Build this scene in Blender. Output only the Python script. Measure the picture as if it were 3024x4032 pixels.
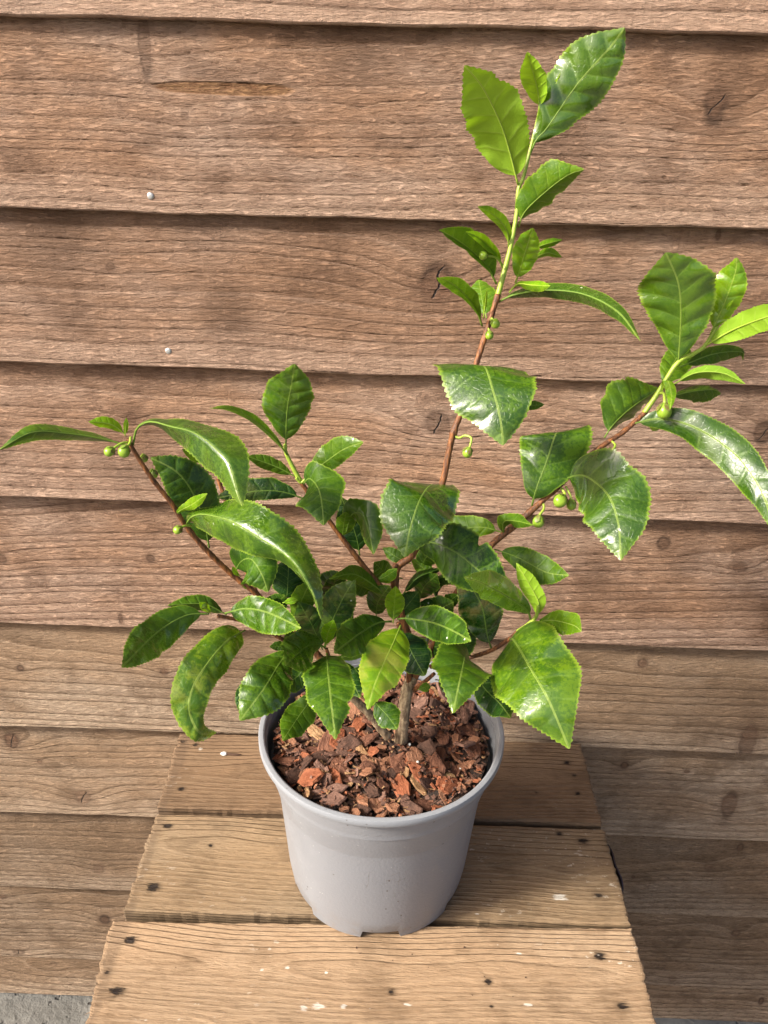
import bpy, bmesh, math, random
import numpy as np
from mathutils import Vector, Matrix
for o in list(bpy.data.objects): bpy.data.objects.remove(o)
SC = bpy.context.scene
COL = SC.collection
# ------------------------------------------------------------------ camera
cam = bpy.data.cameras.new('camera'); camo = bpy.data.objects.new('camera', cam); COL.objects.link(camo)
cam.sensor_fit = 'VERTICAL'; cam.sensor_height = 24; cam.lens = 24 * 3028 / 4032
cam.clip_start = .02; cam.clip_end = 200
CR, CU, CB = [[0.999315,0.02579,0.026554],[-0.03517,0.437764,0.898402],[0.011545,-0.89872,0.438371]]
camo.matrix_world = Matrix(((CR[0], CU[0], CB[0], 0), (CR[1], CU[1], CB[1], 0), (CR[2], CU[2], CB[2], 1.05), (0, 0, 0, 1)))
SC.camera = camo
# ------------------------------------------------------------------ light
SUN_AZ = math.radians(66)      # from straight behind the viewer round to the left
SUN_EL = math.radians(35)
to_sun = Vector((-math.sin(SUN_AZ) * math.cos(SUN_EL), -math.cos(SUN_AZ) * math.cos(SUN_EL), math.sin(SUN_EL)))
world = bpy.data.worlds.new('World'); SC.world = world; world.use_nodes = True
wn = world.node_tree.nodes; wl = world.node_tree.links
sky = wn.new('ShaderNodeTexSky'); sky.sky_type = 'NISHITA'; sky.sun_disc = False
sky.sun_elevation = SUN_EL; sky.sun_rotation = math.atan2(to_sun.x, to_sun.y)
sky.dust_density = 6.0; sky.air_density = .8; sky.ozone_density = .6
bg = wn['Background']; bg.inputs['Strength'].default_value = .12
wl.new(sky.outputs[0], bg.inputs[0])
sun = bpy.data.lights.new('sun', 'SUN'); sun.energy = 4.0; sun.angle = math.radians(9); sun.color = (1, .94, .84)
suno = bpy.data.objects.new('sun', sun); COL.objects.link(suno)
suno.rotation_euler = (-to_sun).to_track_quat('-Z', 'Y').to_euler()
SC.view_settings.view_transform = 'Standard'; SC.view_settings.look = 'None'
SC.view_settings.gamma = 1; SC.view_settings.use_curve_mapping = False
SC.view_settings.exposure = 1.0
SC.render.engine = 'CYCLES'
SC.cycles.max_bounces = 4; SC.cycles.diffuse_bounces = 2; SC.cycles.glossy_bounces = 2; SC.cycles.transmission_bounces = 3

# ------------------------------------------------------------------ helpers
def link(o, parent=None):
    COL.objects.link(o)
    if parent: o.parent = parent
    return o
def empty(name, loc, label, cat, group=None):
    o = link(bpy.data.objects.new(name, None)); o.location = loc; o.empty_display_size = .05
    o['label'] = label; o['category'] = cat
    if group: o['group'] = group
    return o
def mesh_obj(name, verts, faces, mats, parent=None, smooth=False, origin=(0, 0, 0), mi=None):
    me = bpy.data.meshes.new(name)
    me.from_pydata([tuple(v) for v in verts], [], [tuple(f) for f in faces]); me.update()
    for m in (mats if isinstance(mats, (list, tuple)) else [mats]): me.materials.append(m)
    if mi is not None: me.polygons.foreach_set('material_index', mi)
    if smooth: me.polygons.foreach_set('use_smooth', [True] * len(me.polygons))
    o = link(bpy.data.objects.new(name, me))
    o.location = origin
    if parent: attach(o, parent)
    return o
def attach(o, p):
    o.parent = p
    o.matrix_parent_inverse = Matrix.Translation(-world_loc(p))
def world_loc(p):
    v = Vector(p.location)
    return v
class NT:
    """terse node-tree builder"""
    def __init__(s, name, displacement=False):
        s.m = bpy.data.materials.new(name); s.m.use_nodes = True
        s.t = s.m.node_tree; s.n = s.t.nodes; s.l = s.t.links
        s.b = s.n['Principled BSDF']; s.out = s.n['Material Output']
    def put(s, sock, v):
        if hasattr(v, 'is_output'): s.l.new(v, sock)
        elif v is not None:
            if isinstance(v, (tuple, list)) and len(v) == 3 and sock.type == 'RGBA': v = (*v, 1)
            sock.default_value = v
    def ma(s, op, a, b=None, c=None, clamp=False):
        n = s.n.new('ShaderNodeMath'); n.operation = op; n.use_clamp = clamp
        s.put(n.inputs[0], a); s.put(n.inputs[1], b); s.put(n.inputs[2], c); return n.outputs[0]
    def vm(s, op, a, b=None):
        n = s.n.new('ShaderNodeVectorMath'); n.operation = op
        s.put(n.inputs[0], a); s.put(n.inputs[1], b); return n.outputs[0]
    def xyz(s, v):
        n = s.n.new('ShaderNodeSeparateXYZ'); s.put(n.inputs[0], v); return n.outputs
    def vec(s, x, y=0., z=0.):
        n = s.n.new('ShaderNodeCombineXYZ')
        for i, q in enumerate((x, y, z)): s.put(n.inputs[i], q)
        return n.outputs[0]
    def noise(s, v, scale=1., detail=3., rough=.5, dist=0., color=False):
        n = s.n.new('ShaderNodeTexNoise'); s.put(n.inputs['Vector'], v)
        n.inputs['Scale'].default_value = scale; n.inputs['Detail'].default_value = detail
        n.inputs['Roughness'].default_value = rough; n.inputs['Distortion'].default_value = dist
        return n.outputs['Color' if color else 'Fac']
    def voro(s, v, scale=1., feature='F1', out='Distance', rnd=1.):
        n = s.n.new('ShaderNodeTexVoronoi'); n.feature = feature; s.put(n.inputs['Vector'], v)
        n.inputs['Scale'].default_value = scale; n.inputs['Randomness'].default_value = rnd
        return n.outputs[out]
    def mr(s, v, a, b, c=0., d=1., smooth=True):
        n = s.n.new('ShaderNodeMapRange'); n.interpolation_type = 'SMOOTHSTEP' if smooth else 'LINEAR'
        s.put(n.inputs['Value'], v); s.put(n.inputs['From Min'], a); s.put(n.inputs['From Max'], b)
        s.put(n.inputs['To Min'], c); s.put(n.inputs['To Max'], d); return n.outputs[0]
    def mix(s, f, a, b, mode='MIX'):
        n = s.n.new('ShaderNodeMix'); n.data_type = 'RGBA'; n.blend_type = mode
        s.put(n.inputs[0], f); s.put(n.inputs[6], a); s.put(n.inputs[7], b); return n.outputs[2]
    def bump(s, h, dist, strength=1.):
        n = s.n.new('ShaderNodeBump'); s.put(n.inputs['Height'], h)
        n.inputs['Distance'].default_value = dist; n.inputs['Strength'].default_value = strength
        s.l.new(n.outputs[0], s.b.inputs['Normal']); return n.outputs[0]
    def co(s, which='Object'):
        return s.n.new('ShaderNodeTexCoord').outputs[which]
    def set(s, **k):
        for a, v in k.items(): s.put(s.b.inputs[a.replace('_', ' ')], v)
        return s.m

# ------------------------------------------------------------------ ground
g = NT('concrete')
c = g.co()
n1 = g.noise(c, 9, 5, .6); n2 = g.noise(c, 90, 4, .6)
pit = g.mr(g.noise(c, 55, 2, .5), .62, .70)
col = g.mix(g.mr(n1, .3, .7), (.10, .097, .088), (.19, .184, .168))
col = g.mix(g.ma('MULTIPLY', pit, .8), col, (.03, .028, .025))
g.bump(g.ma('SUBTRACT', n2, pit), .004)
gm = g.set(Base_Color=col, Roughness=.9)
o = mesh_obj('ground', [(-8, -8, 0), (8, -8, 0), (8, 8, 0), (-8, 8, 0)], [(0, 1, 2, 3)], gm)
o['kind'] = 'structure'

# ------------------------------------------------------------------ timber wall
KNOTS = [
[1,0.1391,1.0932,0.00433,1,0.5,1],
[1,0.2243,1.0744,0.00809,1.3,0.75,1],
[1,-0.1644,1.0601,0.00275,1,0.35,1],
[1,-0.0356,1.0707,0.00272,1,0.35,0.6],
[1,-0.1901,1.1023,0.00366,5,0.55,0.3],
[1,0.1948,1.0284,0.0014,0.6,0.9,0.2],
[2,-0.234,0.9497,0.00299,1,0.7,0.6],
[2,0.0292,0.9477,0.01116,1.1,0.9,1],
[2,0.2464,0.9882,0.0018,1.8,0.8,0.3],
[2,0.2913,0.9431,0.00371,1,0.3,1],
[3,-0.2321,0.822,0.00366,1.2,0.8,0.7],
[3,0.0361,0.8277,0.00888,1,0.65,1],
[3,0.3183,0.828,0.00683,1.3,0.8,1],
[3,0.1611,0.8116,0.00285,0.6,0.5,0.5],
[4,-0.231,0.6801,0.00356,1,0.8,0.8],
[4,-0.3753,0.6737,0.00402,1,0.8,0.7],
[4,0.2539,0.7159,0.00561,1.2,0.8,1],
[4,0.3299,0.6937,0.00568,0.8,0.7,0.8],
[4,-0.2664,0.6134,0.00185,2.5,0.8,0.2],
[5,-0.3808,0.5442,0.00385,1,0.75,0.6],
[5,-0.231,0.5452,0.00432,1,0.7,0.7],
[5,0.2586,0.5773,0.00421,1.1,0.75,0.7],
[5,0.3838,0.4836,0.00689,3,0.65,0.5],
[6,-0.41,0.4431,0.00711,1.2,0.85,0.8],
[6,-0.3831,0.4149,0.00258,1,0.6,0.4],
[6,-0.3403,0.3668,0.00844,1,0.5,1],
[6,0.2622,0.4414,0.00403,1,0.8,0.7],
[6,0.3311,0.4356,0.00252,0.8,0.8,0.4],
[6,0.3856,0.3916,0.00671,2.6,0.7,0.6],
[7,-0.3388,0.2494,0.00559,1.2,0.5,0.6],
[7,0.2986,0.2723,0.00219,1.2,0.7,0.3],
[7,0.4145,0.3239,0.00374,1.4,0.6,0.4],
[7,0.3834,0.2922,0.00434,1,0.35,0.4],
[8,-0.3447,0.1543,0.00642,1.1,0.9,0.8],
[8,-0.4698,0.1855,0.00461,0.7,0.7,0.5],
[8,-0.4633,0.0901,0.00722,0.6,0.55,0.5],
[8,0.442,0.1764,0.00515,1,0.55,0.6],
[9,-0.4233,0.0646,0.00547,0.8,0.4,0.5],
[9,0.5038,0.0467,0.00364,2,0.7,0.4],
[8,0.3787,0.0919,0.00417,1,0.4,0.5]]
BZ = [1.1208,0.9931,0.8705,0.7435,0.6032,0.4698,0.3409,0.2145,0.0799]
def wood(name, zc, d0, slope, spacing, light, dark, pink, knots, seed, along='x', rough_amp=1., blotch=.5, kdark=(.042, .022, .013),
         holes=(), paint=(), flecks=0., gouge=None, stains=(), late_amt=.5, saw=1., lip=0., endd=0., dash=.18, band=.30, fsc=1.):
    w = NT(name); c = w.co(); X, Y, Z = w.xyz(c)
    if along == 'y': A, B = X, w.ma('ADD', Y, Z)       # flat plank: along x, across y
    else: A, B = X, Z
    sx = w.ma('ADD', A, seed * 3.17)
    na = w.noise(w.vec(w.ma('MULTIPLY', sx, 2.1), seed, 0), 1, 2, .5)
    nb = w.noise(w.vec(w.ma('MULTIPLY', sx, 3.3), seed + 9, 2), 1, 2, .5)
    z0 = w.ma('MULTIPLY_ADD', w.ma('SUBTRACT', na, .5), .05, zc)
    d = w.ma('ADD', w.ma('MULTIPLY_ADD', A, slope, d0), w.ma('MULTIPLY', w.ma('SUBTRACT', nb, .5), .035))
    dz = w.ma('SUBTRACT', B, z0)
    r = w.ma('SQRT', w.ma('ADD', w.ma('MULTIPLY', d, d), w.ma('MULTIPLY', dz, dz)))
    wp = w.noise(w.vec(w.ma('MULTIPLY', sx, 9.), w.ma('MULTIPLY', B, 45.), seed), 1, 3, .55)
    r = w.ma('ADD', r, w.ma('MULTIPLY', w.ma('SUBTRACT', wp, .5), .0042))
    kd = None; kring = None; ke = None
    for (kx, kz, kr, el, dk, sw) in knots:
        dx = w.ma('SUBTRACT', A, kx); dk_z = w.ma('SUBTRACT', B, kz)
        dzs = w.ma('DIVIDE', dk_z, el)
        wob = w.ma('MULTIPLY_ADD', w.ma('SUBTRACT', wp, .5), kr * 2.0, 0.)
        q = w.ma('ADD', w.ma('MULTIPLY', dx, dx), w.ma('MULTIPLY', dzs, dzs))
        dist = w.ma('ADD', w.ma('SQRT', q), wob)
        R2 = (kr * 2.6) ** 2
        qq = w.ma('ADD', w.ma('MULTIPLY', w.ma('MULTIPLY', dx, dx), .3), w.ma('MULTIPLY', dk_z, dk_z))
        gss = w.ma('POWER', 2.718, w.ma('MULTIPLY', qq, -1. / R2))
        r = w.ma('SUBTRACT', r, w.ma('MULTIPLY', gss, sw * kr * 1.9))
        m = w.ma('MULTIPLY', w.mr(dist, kr * 1.35, kr * .85), dk * .95); e_ = w.ma('MULTIPLY', w.ma('MULTIPLY', w.mr(dist, kr * .55, kr * 1.0), w.mr(dist, kr * 1.5, kr * 1.05)), dk)
        ke = e_ if ke is None else w.ma('MAXIMUM', ke, e_)
        halo = w.ma('MULTIPLY', w.mr(dist, kr * 2.6, kr * 1.0), dk * .38)
        # drying crack across the heart of the knot
        ck = w.ma('MULTIPLY', w.mr(w.ma('ABSOLUTE', w.ma('ADD', w.ma('MULTIPLY_ADD', dk_z, -.45, dx), wob)), kr * .11, kr * .03), w.mr(dist, kr * 1.05, kr * .8))
        m = w.ma('MAXIMUM', m, halo)
        kd = m if kd is None else w.ma('MAXIMUM', kd, m)
        if kr > .0065 and el < 2:
            kring = ck if kring is None else w.ma('MAXIMUM', kring, ck)
    spn = w.noise(w.vec(seed, w.ma('MULTIPLY', r, 40.), 0), 1, 1, .5)
    t = w.ma('FRACT', w.ma('DIVIDE', w.ma('MULTIPLY_ADD', spn, spacing * 3., r), spacing))
    ridge = w.ma('MULTIPLY', w.ma('POWER', t, 2.), w.mr(t, 1., .80)); late = w.ma('MULTIPLY', w.ma('POWER', t, 3.5), w.mr(t, 1., .86))
    late = w.ma('MULTIPLY', late, w.mr(w.noise(w.vec(w.ma('MULTIPLY', sx, 5.), w.ma('MULTIPLY', B, 30.), 4), 1, 2), .3, .65, .25, 1.))
    # torn fibres of the sawn face, saw strokes, blotches
    fib = w.noise(w.vec(w.ma('MULTIPLY', sx, 105. * fsc), w.ma('MULTIPLY', B, 500. * fsc), w.ma('MULTIPLY', t, .6)), 1, 5, .67, .2)
    fibc = w.ma('MULTIPLY_ADD', w.mr(fib, .40, .60), .45, w.ma('MULTIPLY', w.mr(fib, .30, .70), .55))
    fine = w.noise(w.vec(w.ma('MULTIPLY', sx, 75.), w.ma('MULTIPLY', B, 950.), seed), 1, 4, .65)
    sawn = w.noise(w.vec(w.ma('MULTIPLY', sx, 520.), w.ma('MULTIPLY', B, 14.), seed + 3), 1, 3, .6)
    patch = w.noise(w.vec(w.ma('MULTIPLY', sx, 7.), w.ma('MULTIPLY', B, 17.), seed + 5), 1, 4, .6)
    patch2 = w.noise(w.vec(w.ma('MULTIPLY', sx, 22.), w.ma('MULTIPLY', B, 30.), seed + 8), 1, 4, .65)
    big = w.noise(w.vec(w.ma('MULTIPLY', sx, 2.2), w.ma('MULTIPLY', B, 5.), seed + 2), 1, 2, .5)
    col = w.mix(w.ma('MULTIPLY', w.mr(patch, .35, .7), blotch), light, pink)
    col = w.mix(w.ma('MULTIPLY', w.mr(big, .35, .72), blotch * .8), col, tuple(.62 * a + .38 * b for a, b in zip(light, dark)))
    col = w.mix(w.ma('MULTIPLY', w.mr(patch2, .46, .70), .55), col, dark)
    if lip:
        lp = w.mr(w.ma('ADD', B, w.ma('MULTIPLY', w.ma('SUBTRACT', patch2, .5), .05)), .040, .0)
        col = w.mix(w.ma('MULTIPLY', lp, lip), col, tuple(1.14 * a for a in pink))
    col = w.mix(w.ma('MULTIPLY', w.mr(t, .0, .0) if False else w.mr(t, .16, .0), .22), col, tuple(1.25 * a for a in pink))
    col = w.mix(w.ma('MULTIPLY', w.mr(t, .2, .95), band), col, dark); col = w.mix(w.ma('MULTIPLY', late, late_amt), col, dark)
    col = w.mix(w.ma('MULTIPLY', w.mr(sawn, .45, .75), .22 * saw), col, dark)
    col = w.mix(w.ma('MULTIPLY', w.mr(fib, .49, .32), .66 * rough_amp), col, tuple(.6 * a for a in dark))
    col = w.mix(w.ma('MULTIPLY', w.mr(fine, .52, .70), dash), col, dark)
    col = w.mix(w.ma('MULTIPLY', w.mr(fine, .46, .30), dash * .35), col, tuple(1.3 * a for a in pink))
    for (x0, z0_, ax, az, sc_, am) in stains:
        e = w.ma('ADD', w.ma('POWER', w.ma('DIVIDE', w.ma('SUBTRACT', A, x0), ax), 2.), w.ma('POWER', w.ma('DIVIDE', w.ma('SUBTRACT', B, z0_), az), 2.))
        e = w.ma('ADD', w.ma('SQRT', e), w.ma('MULTIPLY', w.ma('SUBTRACT', patch2, .5), 1.1))
        col = w.mix(w.ma('MULTIPLY', w.mr(e, 1., .3), am), col, sc_)
    h = w.ma('ADD', w.ma('MULTIPLY', fibc, .75 * rough_amp), w.ma('MULTIPLY', ridge, .95))
    h = w.ma('ADD', h, w.ma('MULTIPLY', fine, .25)); h = w.ma('ADD', h, w.ma('MULTIPLY', sawn, .3 * saw))
    if kd is not None:
        kc = w.mix(w.mr(patch2, .35, .65), tuple(2.4 * a for a in kdark), tuple(4.2 * a for a in kdark))
        col = w.mix(kd, col, kc); col = w.mix(w.ma('MULTIPLY', ke, w.mr(wp, .35, .6, .1, .75)), col, kdark)
        h = w.ma('SUBTRACT', h, w.ma('MULTIPLY', kd, .5 * rough_amp))
        if kring is not None:
            col = w.mix(kring, col, (.008, .005, .004)); h = w.ma('SUBTRACT', h, w.ma('MULTIPLY', kring, 1.5))
    if gouge:
        gx, gz, ga, gb = gouge
        e = w.ma('ADD', w.ma('POWER', w.ma('DIVIDE', w.ma('SUBTRACT', A, gx), ga), 4.), w.ma('POWER', w.ma('DIVIDE', w.ma('ADD', w.ma('SUBTRACT', B, gz), w.ma('MULTIPLY', w.ma('SUBTRACT', wp, .5), .004)), gb), 2.))
        gm_ = w.ma('MULTIPLY', w.mr(e, 1.1, .5), .9)
        col = w.mix(gm_, col, w.mix(fibc, (.17, .075, .03), (.38, .20, .085)))
        h = w.ma('SUBTRACT', h, w.ma('MULTIPLY', gm_, 1.6))
    for (hx, hy, hr) in holes:
        e = w.ma('SQRT', w.ma('ADD', w.ma('POWER', w.ma('MULTIPLY', w.ma('SUBTRACT', A, hx), .75), 2.), w.ma('POWER', w.ma('SUBTRACT', B, hy), 2.)))
        e = w.ma('ADD', e, w.ma('MULTIPLY', w.ma('SUBTRACT', fib, .5), hr * 3.2))
        e = w.ma('ADD', e, w.ma('MULTIPLY', w.ma('SUBTRACT', patch2, .5), hr * 2.2))
        m = w.mr(e, hr * .95, hr * .40)
        col = w.mix(w.ma('MULTIPLY', w.mr(e, hr * 2.2, hr * .7), .45), col, tuple(.45 * a for a in dark))
        col = w.mix(m, col, (.022, .014, .010)); h = w.ma('SUBTRACT', h, w.ma('MULTIPLY', m, 3.))
    for (px, py, pa, pb) in paint:
        e = w.ma('SQRT', w.ma('ADD', w.ma('POWER', w.ma('DIVIDE', w.ma('SUBTRACT', A, px), pa), 2.), w.ma('POWER', w.ma('DIVIDE', w.ma('SUBTRACT', B, py), pb), 2.)))
        e = w.ma('ADD', e, w.ma('MULTIPLY', w.ma('SUBTRACT', fib, .5), 3.2))
        e = w.ma('ADD', e, w.ma('MULTIPLY', w.ma('SUBTRACT', patch2, .5), 2.4)); col = w.mix(w.ma('MULTIPLY', w.mr(e, 1., .5), .72), col, (.62, .59, .53))
    if flecks:
        fl = w.noise(w.vec(w.ma('MULTIPLY', sx, 130.), w.ma('MULTIPLY', B, 260.), seed + 11), 1, 3, .6)
        zone = w.mr(w.noise(w.vec(w.ma('MULTIPLY', sx, 9.), w.ma('MULTIPLY', B, 22.), seed + 12), 1, 2), .52, .68)
        col = w.mix(w.ma('MULTIPLY', w.ma('MULTIPLY', w.mr(fl, .62, .68), zone), flecks), col, (.62, .56, .47))
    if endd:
        col = w.mix(w.mr(Z, -.002, -.007, 0., .55), col, tuple(.5 * a for a in dark))  # plank sides: weathered brown, with the shade at the gaps put into the colour
        ee = w.mr(w.ma('ADD', w.ma('MULTIPLY', w.ma('SUBTRACT', patch2, .5), .016), w.ma('ADD', A, w.ma('MULTIPLY', w.ma('SUBTRACT', fib, .5), .006))), -endd, -endd - .006)
        col = w.mix(w.ma('MULTIPLY', ee, .4), col, (.10, .065, .042))
    w.bump(h, .0021 * (.35 + .65 * rough_amp), 1.)
    return w.set(Base_Color=col, Roughness=w.mr(fib, .3, .7, .78, .62), Specular_IOR_Level=.25)

WALL_Y = .632
fence = empty('timber_wall', (0, WALL_Y + .03, 0), 'brown rough-sawn overlapping board wall behind the stool', 'wall')
tops = [BZ[0] + .52, BZ[0] + .39, BZ[0] + .26, BZ[0] + .13] + BZ
bottoms = tops + [.006]
HX = 1.15; GOX, GOZ = -0.1345, 1.0788; STX, STZ = 0.2206, 0.6521
rng = random.Random(4)
tints = {0: 0., 1: .05, 2: .1, 3: .1, 4: .12, 5: .05, 6: -.05, 7: -.08, 8: -.1, 9: -.1}
for bi, zb in enumerate(bottoms):
    li = bi - 4                                   # index of the lap line seen in the view
    zt = (bottoms[bi - 1] if bi else zb + .13) + .018
    h = zt - zb
    N = 150; V = []; Fc = []
    rr = random.Random(100 + bi)
    ph = [rr.uniform(0, 6.28) for _ in range(6)]
    for i in range(N + 1):
        x = -HX + 2 * HX * i / N
        wv = .0007 * math.sin(x * 5 + ph[0]) + .0004 * math.sin(x * 23 + ph[1]) + .0003 * math.sin(x * 71 + ph[2]) + rr.uniform(-.00025, .00025)
        wy = .0012 * math.sin(x * 2.3 + ph[3]) + .0005 * math.sin(x * 9 + ph[4])
        sl = .0095 / .128
        prof = [(.0012, 0), (0, .0012), (sl * h * .5, h * .5), (sl * h, h), (sl * h + .004, h), (.0088, 0)]
        for k, (py, pz) in enumerate(prof):
            V.append((x, py + wy, pz + (wv if k in (0, 1, 5) else 0)))
    for i in range(N):
        for k in range(6):
            a = i * 6 + k; b = i * 6 + (k + 1) % 6
            Fc.append((a, b, b + 6, a + 6))
    Fc.append(tuple(range(5, -1, -1))); Fc.append(tuple(N * 6 + k for k in range(6)))
    kn = [(k[1], k[2] - zb, k[3], k[4], k[5], k[6]) for k in KNOTS if k[0] == li]
    tv = rr.uniform(-.10, .10) + .04
    f = 1 + tv
    light = (.43 * f, .250 * f, .150 * f); dark = (.12 * f, .060 * f, .032 * f); pink = (.50 * f, .345 * f, .255 * f)
    if li >= 5:  # lower boards weathered greyer
        light = (.38 * f, .252 * f, .155 * f); pink = (.43 * f, .325 * f, .235 * f); dark = (.125 * f, .074 * f, .040 * f)
    gouge = None; stains = [(rr.uniform(-.5, .5), h * rr.uniform(.2, .9), rr.uniform(.02, .06), rr.uniform(.03, .09), tuple(.7 * a for a in dark), .4) for _ in range(3)]
    if li == 1:
        gouge = (GOX, GOZ - zb, .054, .0046)
    if li == 5:
        stains += [(STX, STZ - zb, .016, .036, (.24, .125, .06), .5)]
    m = wood('sawn_board_%d' % bi, h * rr.uniform(.5, .9), rr.uniform(.012, .04), rr.uniform(-.05, .05), rr.uniform(.0085, .0115),
             light, dark, pink, kn, 7.3 * bi + 1.7, fsc=rr.uniform(.9, 1.25), rough_amp=rr.uniform(.95, 1.3), saw=rr.uniform(.15, .8), gouge=gouge, stains=stains, lip=.65, late_amt=rr.uniform(.3, .6), band=rr.uniform(.12, .4), blotch=.95)
    o = mesh_obj('board', V, Fc, m, fence, origin=(0, WALL_Y, zb))
# battens the boards are nailed to, behind
bm_ = NT('batten_timber'); bmat = bm_.set(Base_Color=(.2, .12, .07), Roughness=.85)
def box(x0, x1, y0, y1, z0, z1):
    v = [(x, y, z) for x in (x0, x1) for y in (y0, y1) for z in (z0, z1)]
    f = [(0, 1, 3, 2), (4, 6, 7, 5), (0, 4, 5, 1), (2, 3, 7, 6), (0, 2, 6, 4), (1, 5, 7, 3)]
    return v, f
for x in (-.75, -.24, .27, .78):
    v, f = box(x - .02, x + .02, WALL_Y + .0215, WALL_Y + .058, .004, 1.7)
    mesh_obj('batten', v, f, bmat, fence)
nm = NT('galvanised'); nmat = nm.set(Base_Color=(.55, .54, .52), Metallic=.7, Roughness=.45)
def lathe(prof, seg=24, cap=True):
    V = []; Fc = []
    for r, z in prof:
        for i in range(seg):
            a = 2 * math.pi * i / seg; V.append((r * math.cos(a), r * math.sin(a), z))
    for k in range(len(prof) - 1):
        for i in range(seg):
            j = (i + 1) % seg
            Fc.append((k * seg + i, k * seg + j, (k + 1) * seg + j, (k + 1) * seg + i))
    if cap: Fc.append(tuple((len(prof) - 1) * seg + i for i in range(seg)))
    return V, Fc
for p in [[-0.1944,0.634,1.0044],[-0.1923,0.634,0.8843]]:
    V, Fc = lathe([(.0012, -.006), (.0012, -.0006), (.0025, -.0004), (.0027, .0003), (.0022, .0008), (.0010, .0010)], 16)
    V = [(x, -z, y) for x, y, z in V]
    o = mesh_obj('nail', V, [f[::-1] for f in Fc], nmat, fence, True, (p[0], WALL_Y + .0002, p[2]))

# ------------------------------------------------------------------ stool
TZ = 1.05 - .566
stool = empty('wooden_stool', (0, .47, 0), 'low stool topped with three weathered pallet planks under the grey pot', 'stool')
HOLES = [[-0.2082,0.6038,0.00185],[-0.1942,0.5999,0.00185],[-0.1929,0.5406,0.00222],[-0.1935,0.4966,0.00259],[-0.1887,0.4336,0.0037],[-0.1917,0.3866,0.00296],[-0.19,0.3467,0.0037],[-0.201,0.3604,0.00185],[0.1856,0.5948,0.00222],[0.1894,0.5779,0.00222],[0.1884,0.5545,0.00222],[0.1821,0.498,0.00296],[0.1834,0.443,0.00296],[0.1721,0.3894,0.00296],[0.0838,0.3656,0.00185],[0.1803,0.3509,0.00333],[-0.1503,0.4769,0.00148],[0.0112,0.3549,0.00222],[0.148,0.5536,0.00111],[0.1616,0.5047,0.00185],[0.0844,0.3472,0.00111]]
PAINT = [[-0.1876,0.5943,0.00259,0.00222],[0.1496,0.4396,0.00592,0.0037],[0.0801,0.4208,0.00222,0.00148],[-0.1046,0.4091,0.00222,0.00148],[-0.0406,0.3426,0.00518,0.00222],[-0.052,0.3401,0.00296,0.00185],[-0.0231,0.3423,0.00296,0.00148],[-0.0036,0.3415,0.00222,0.00148],[0.0231,0.3459,0.00333,0.00111],[-0.0678,0.3697,0.00222,0.00148],[0.111,0.3496,0.00296,0.00148],[-0.0867,0.3671,0.00185,0.00111],[-0.0378,0.3674,0.00148,0.00111],[0.1093,0.3885,0.00296,0.00111],[0.0939,0.3954,0.00185,0.00148]]
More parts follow.
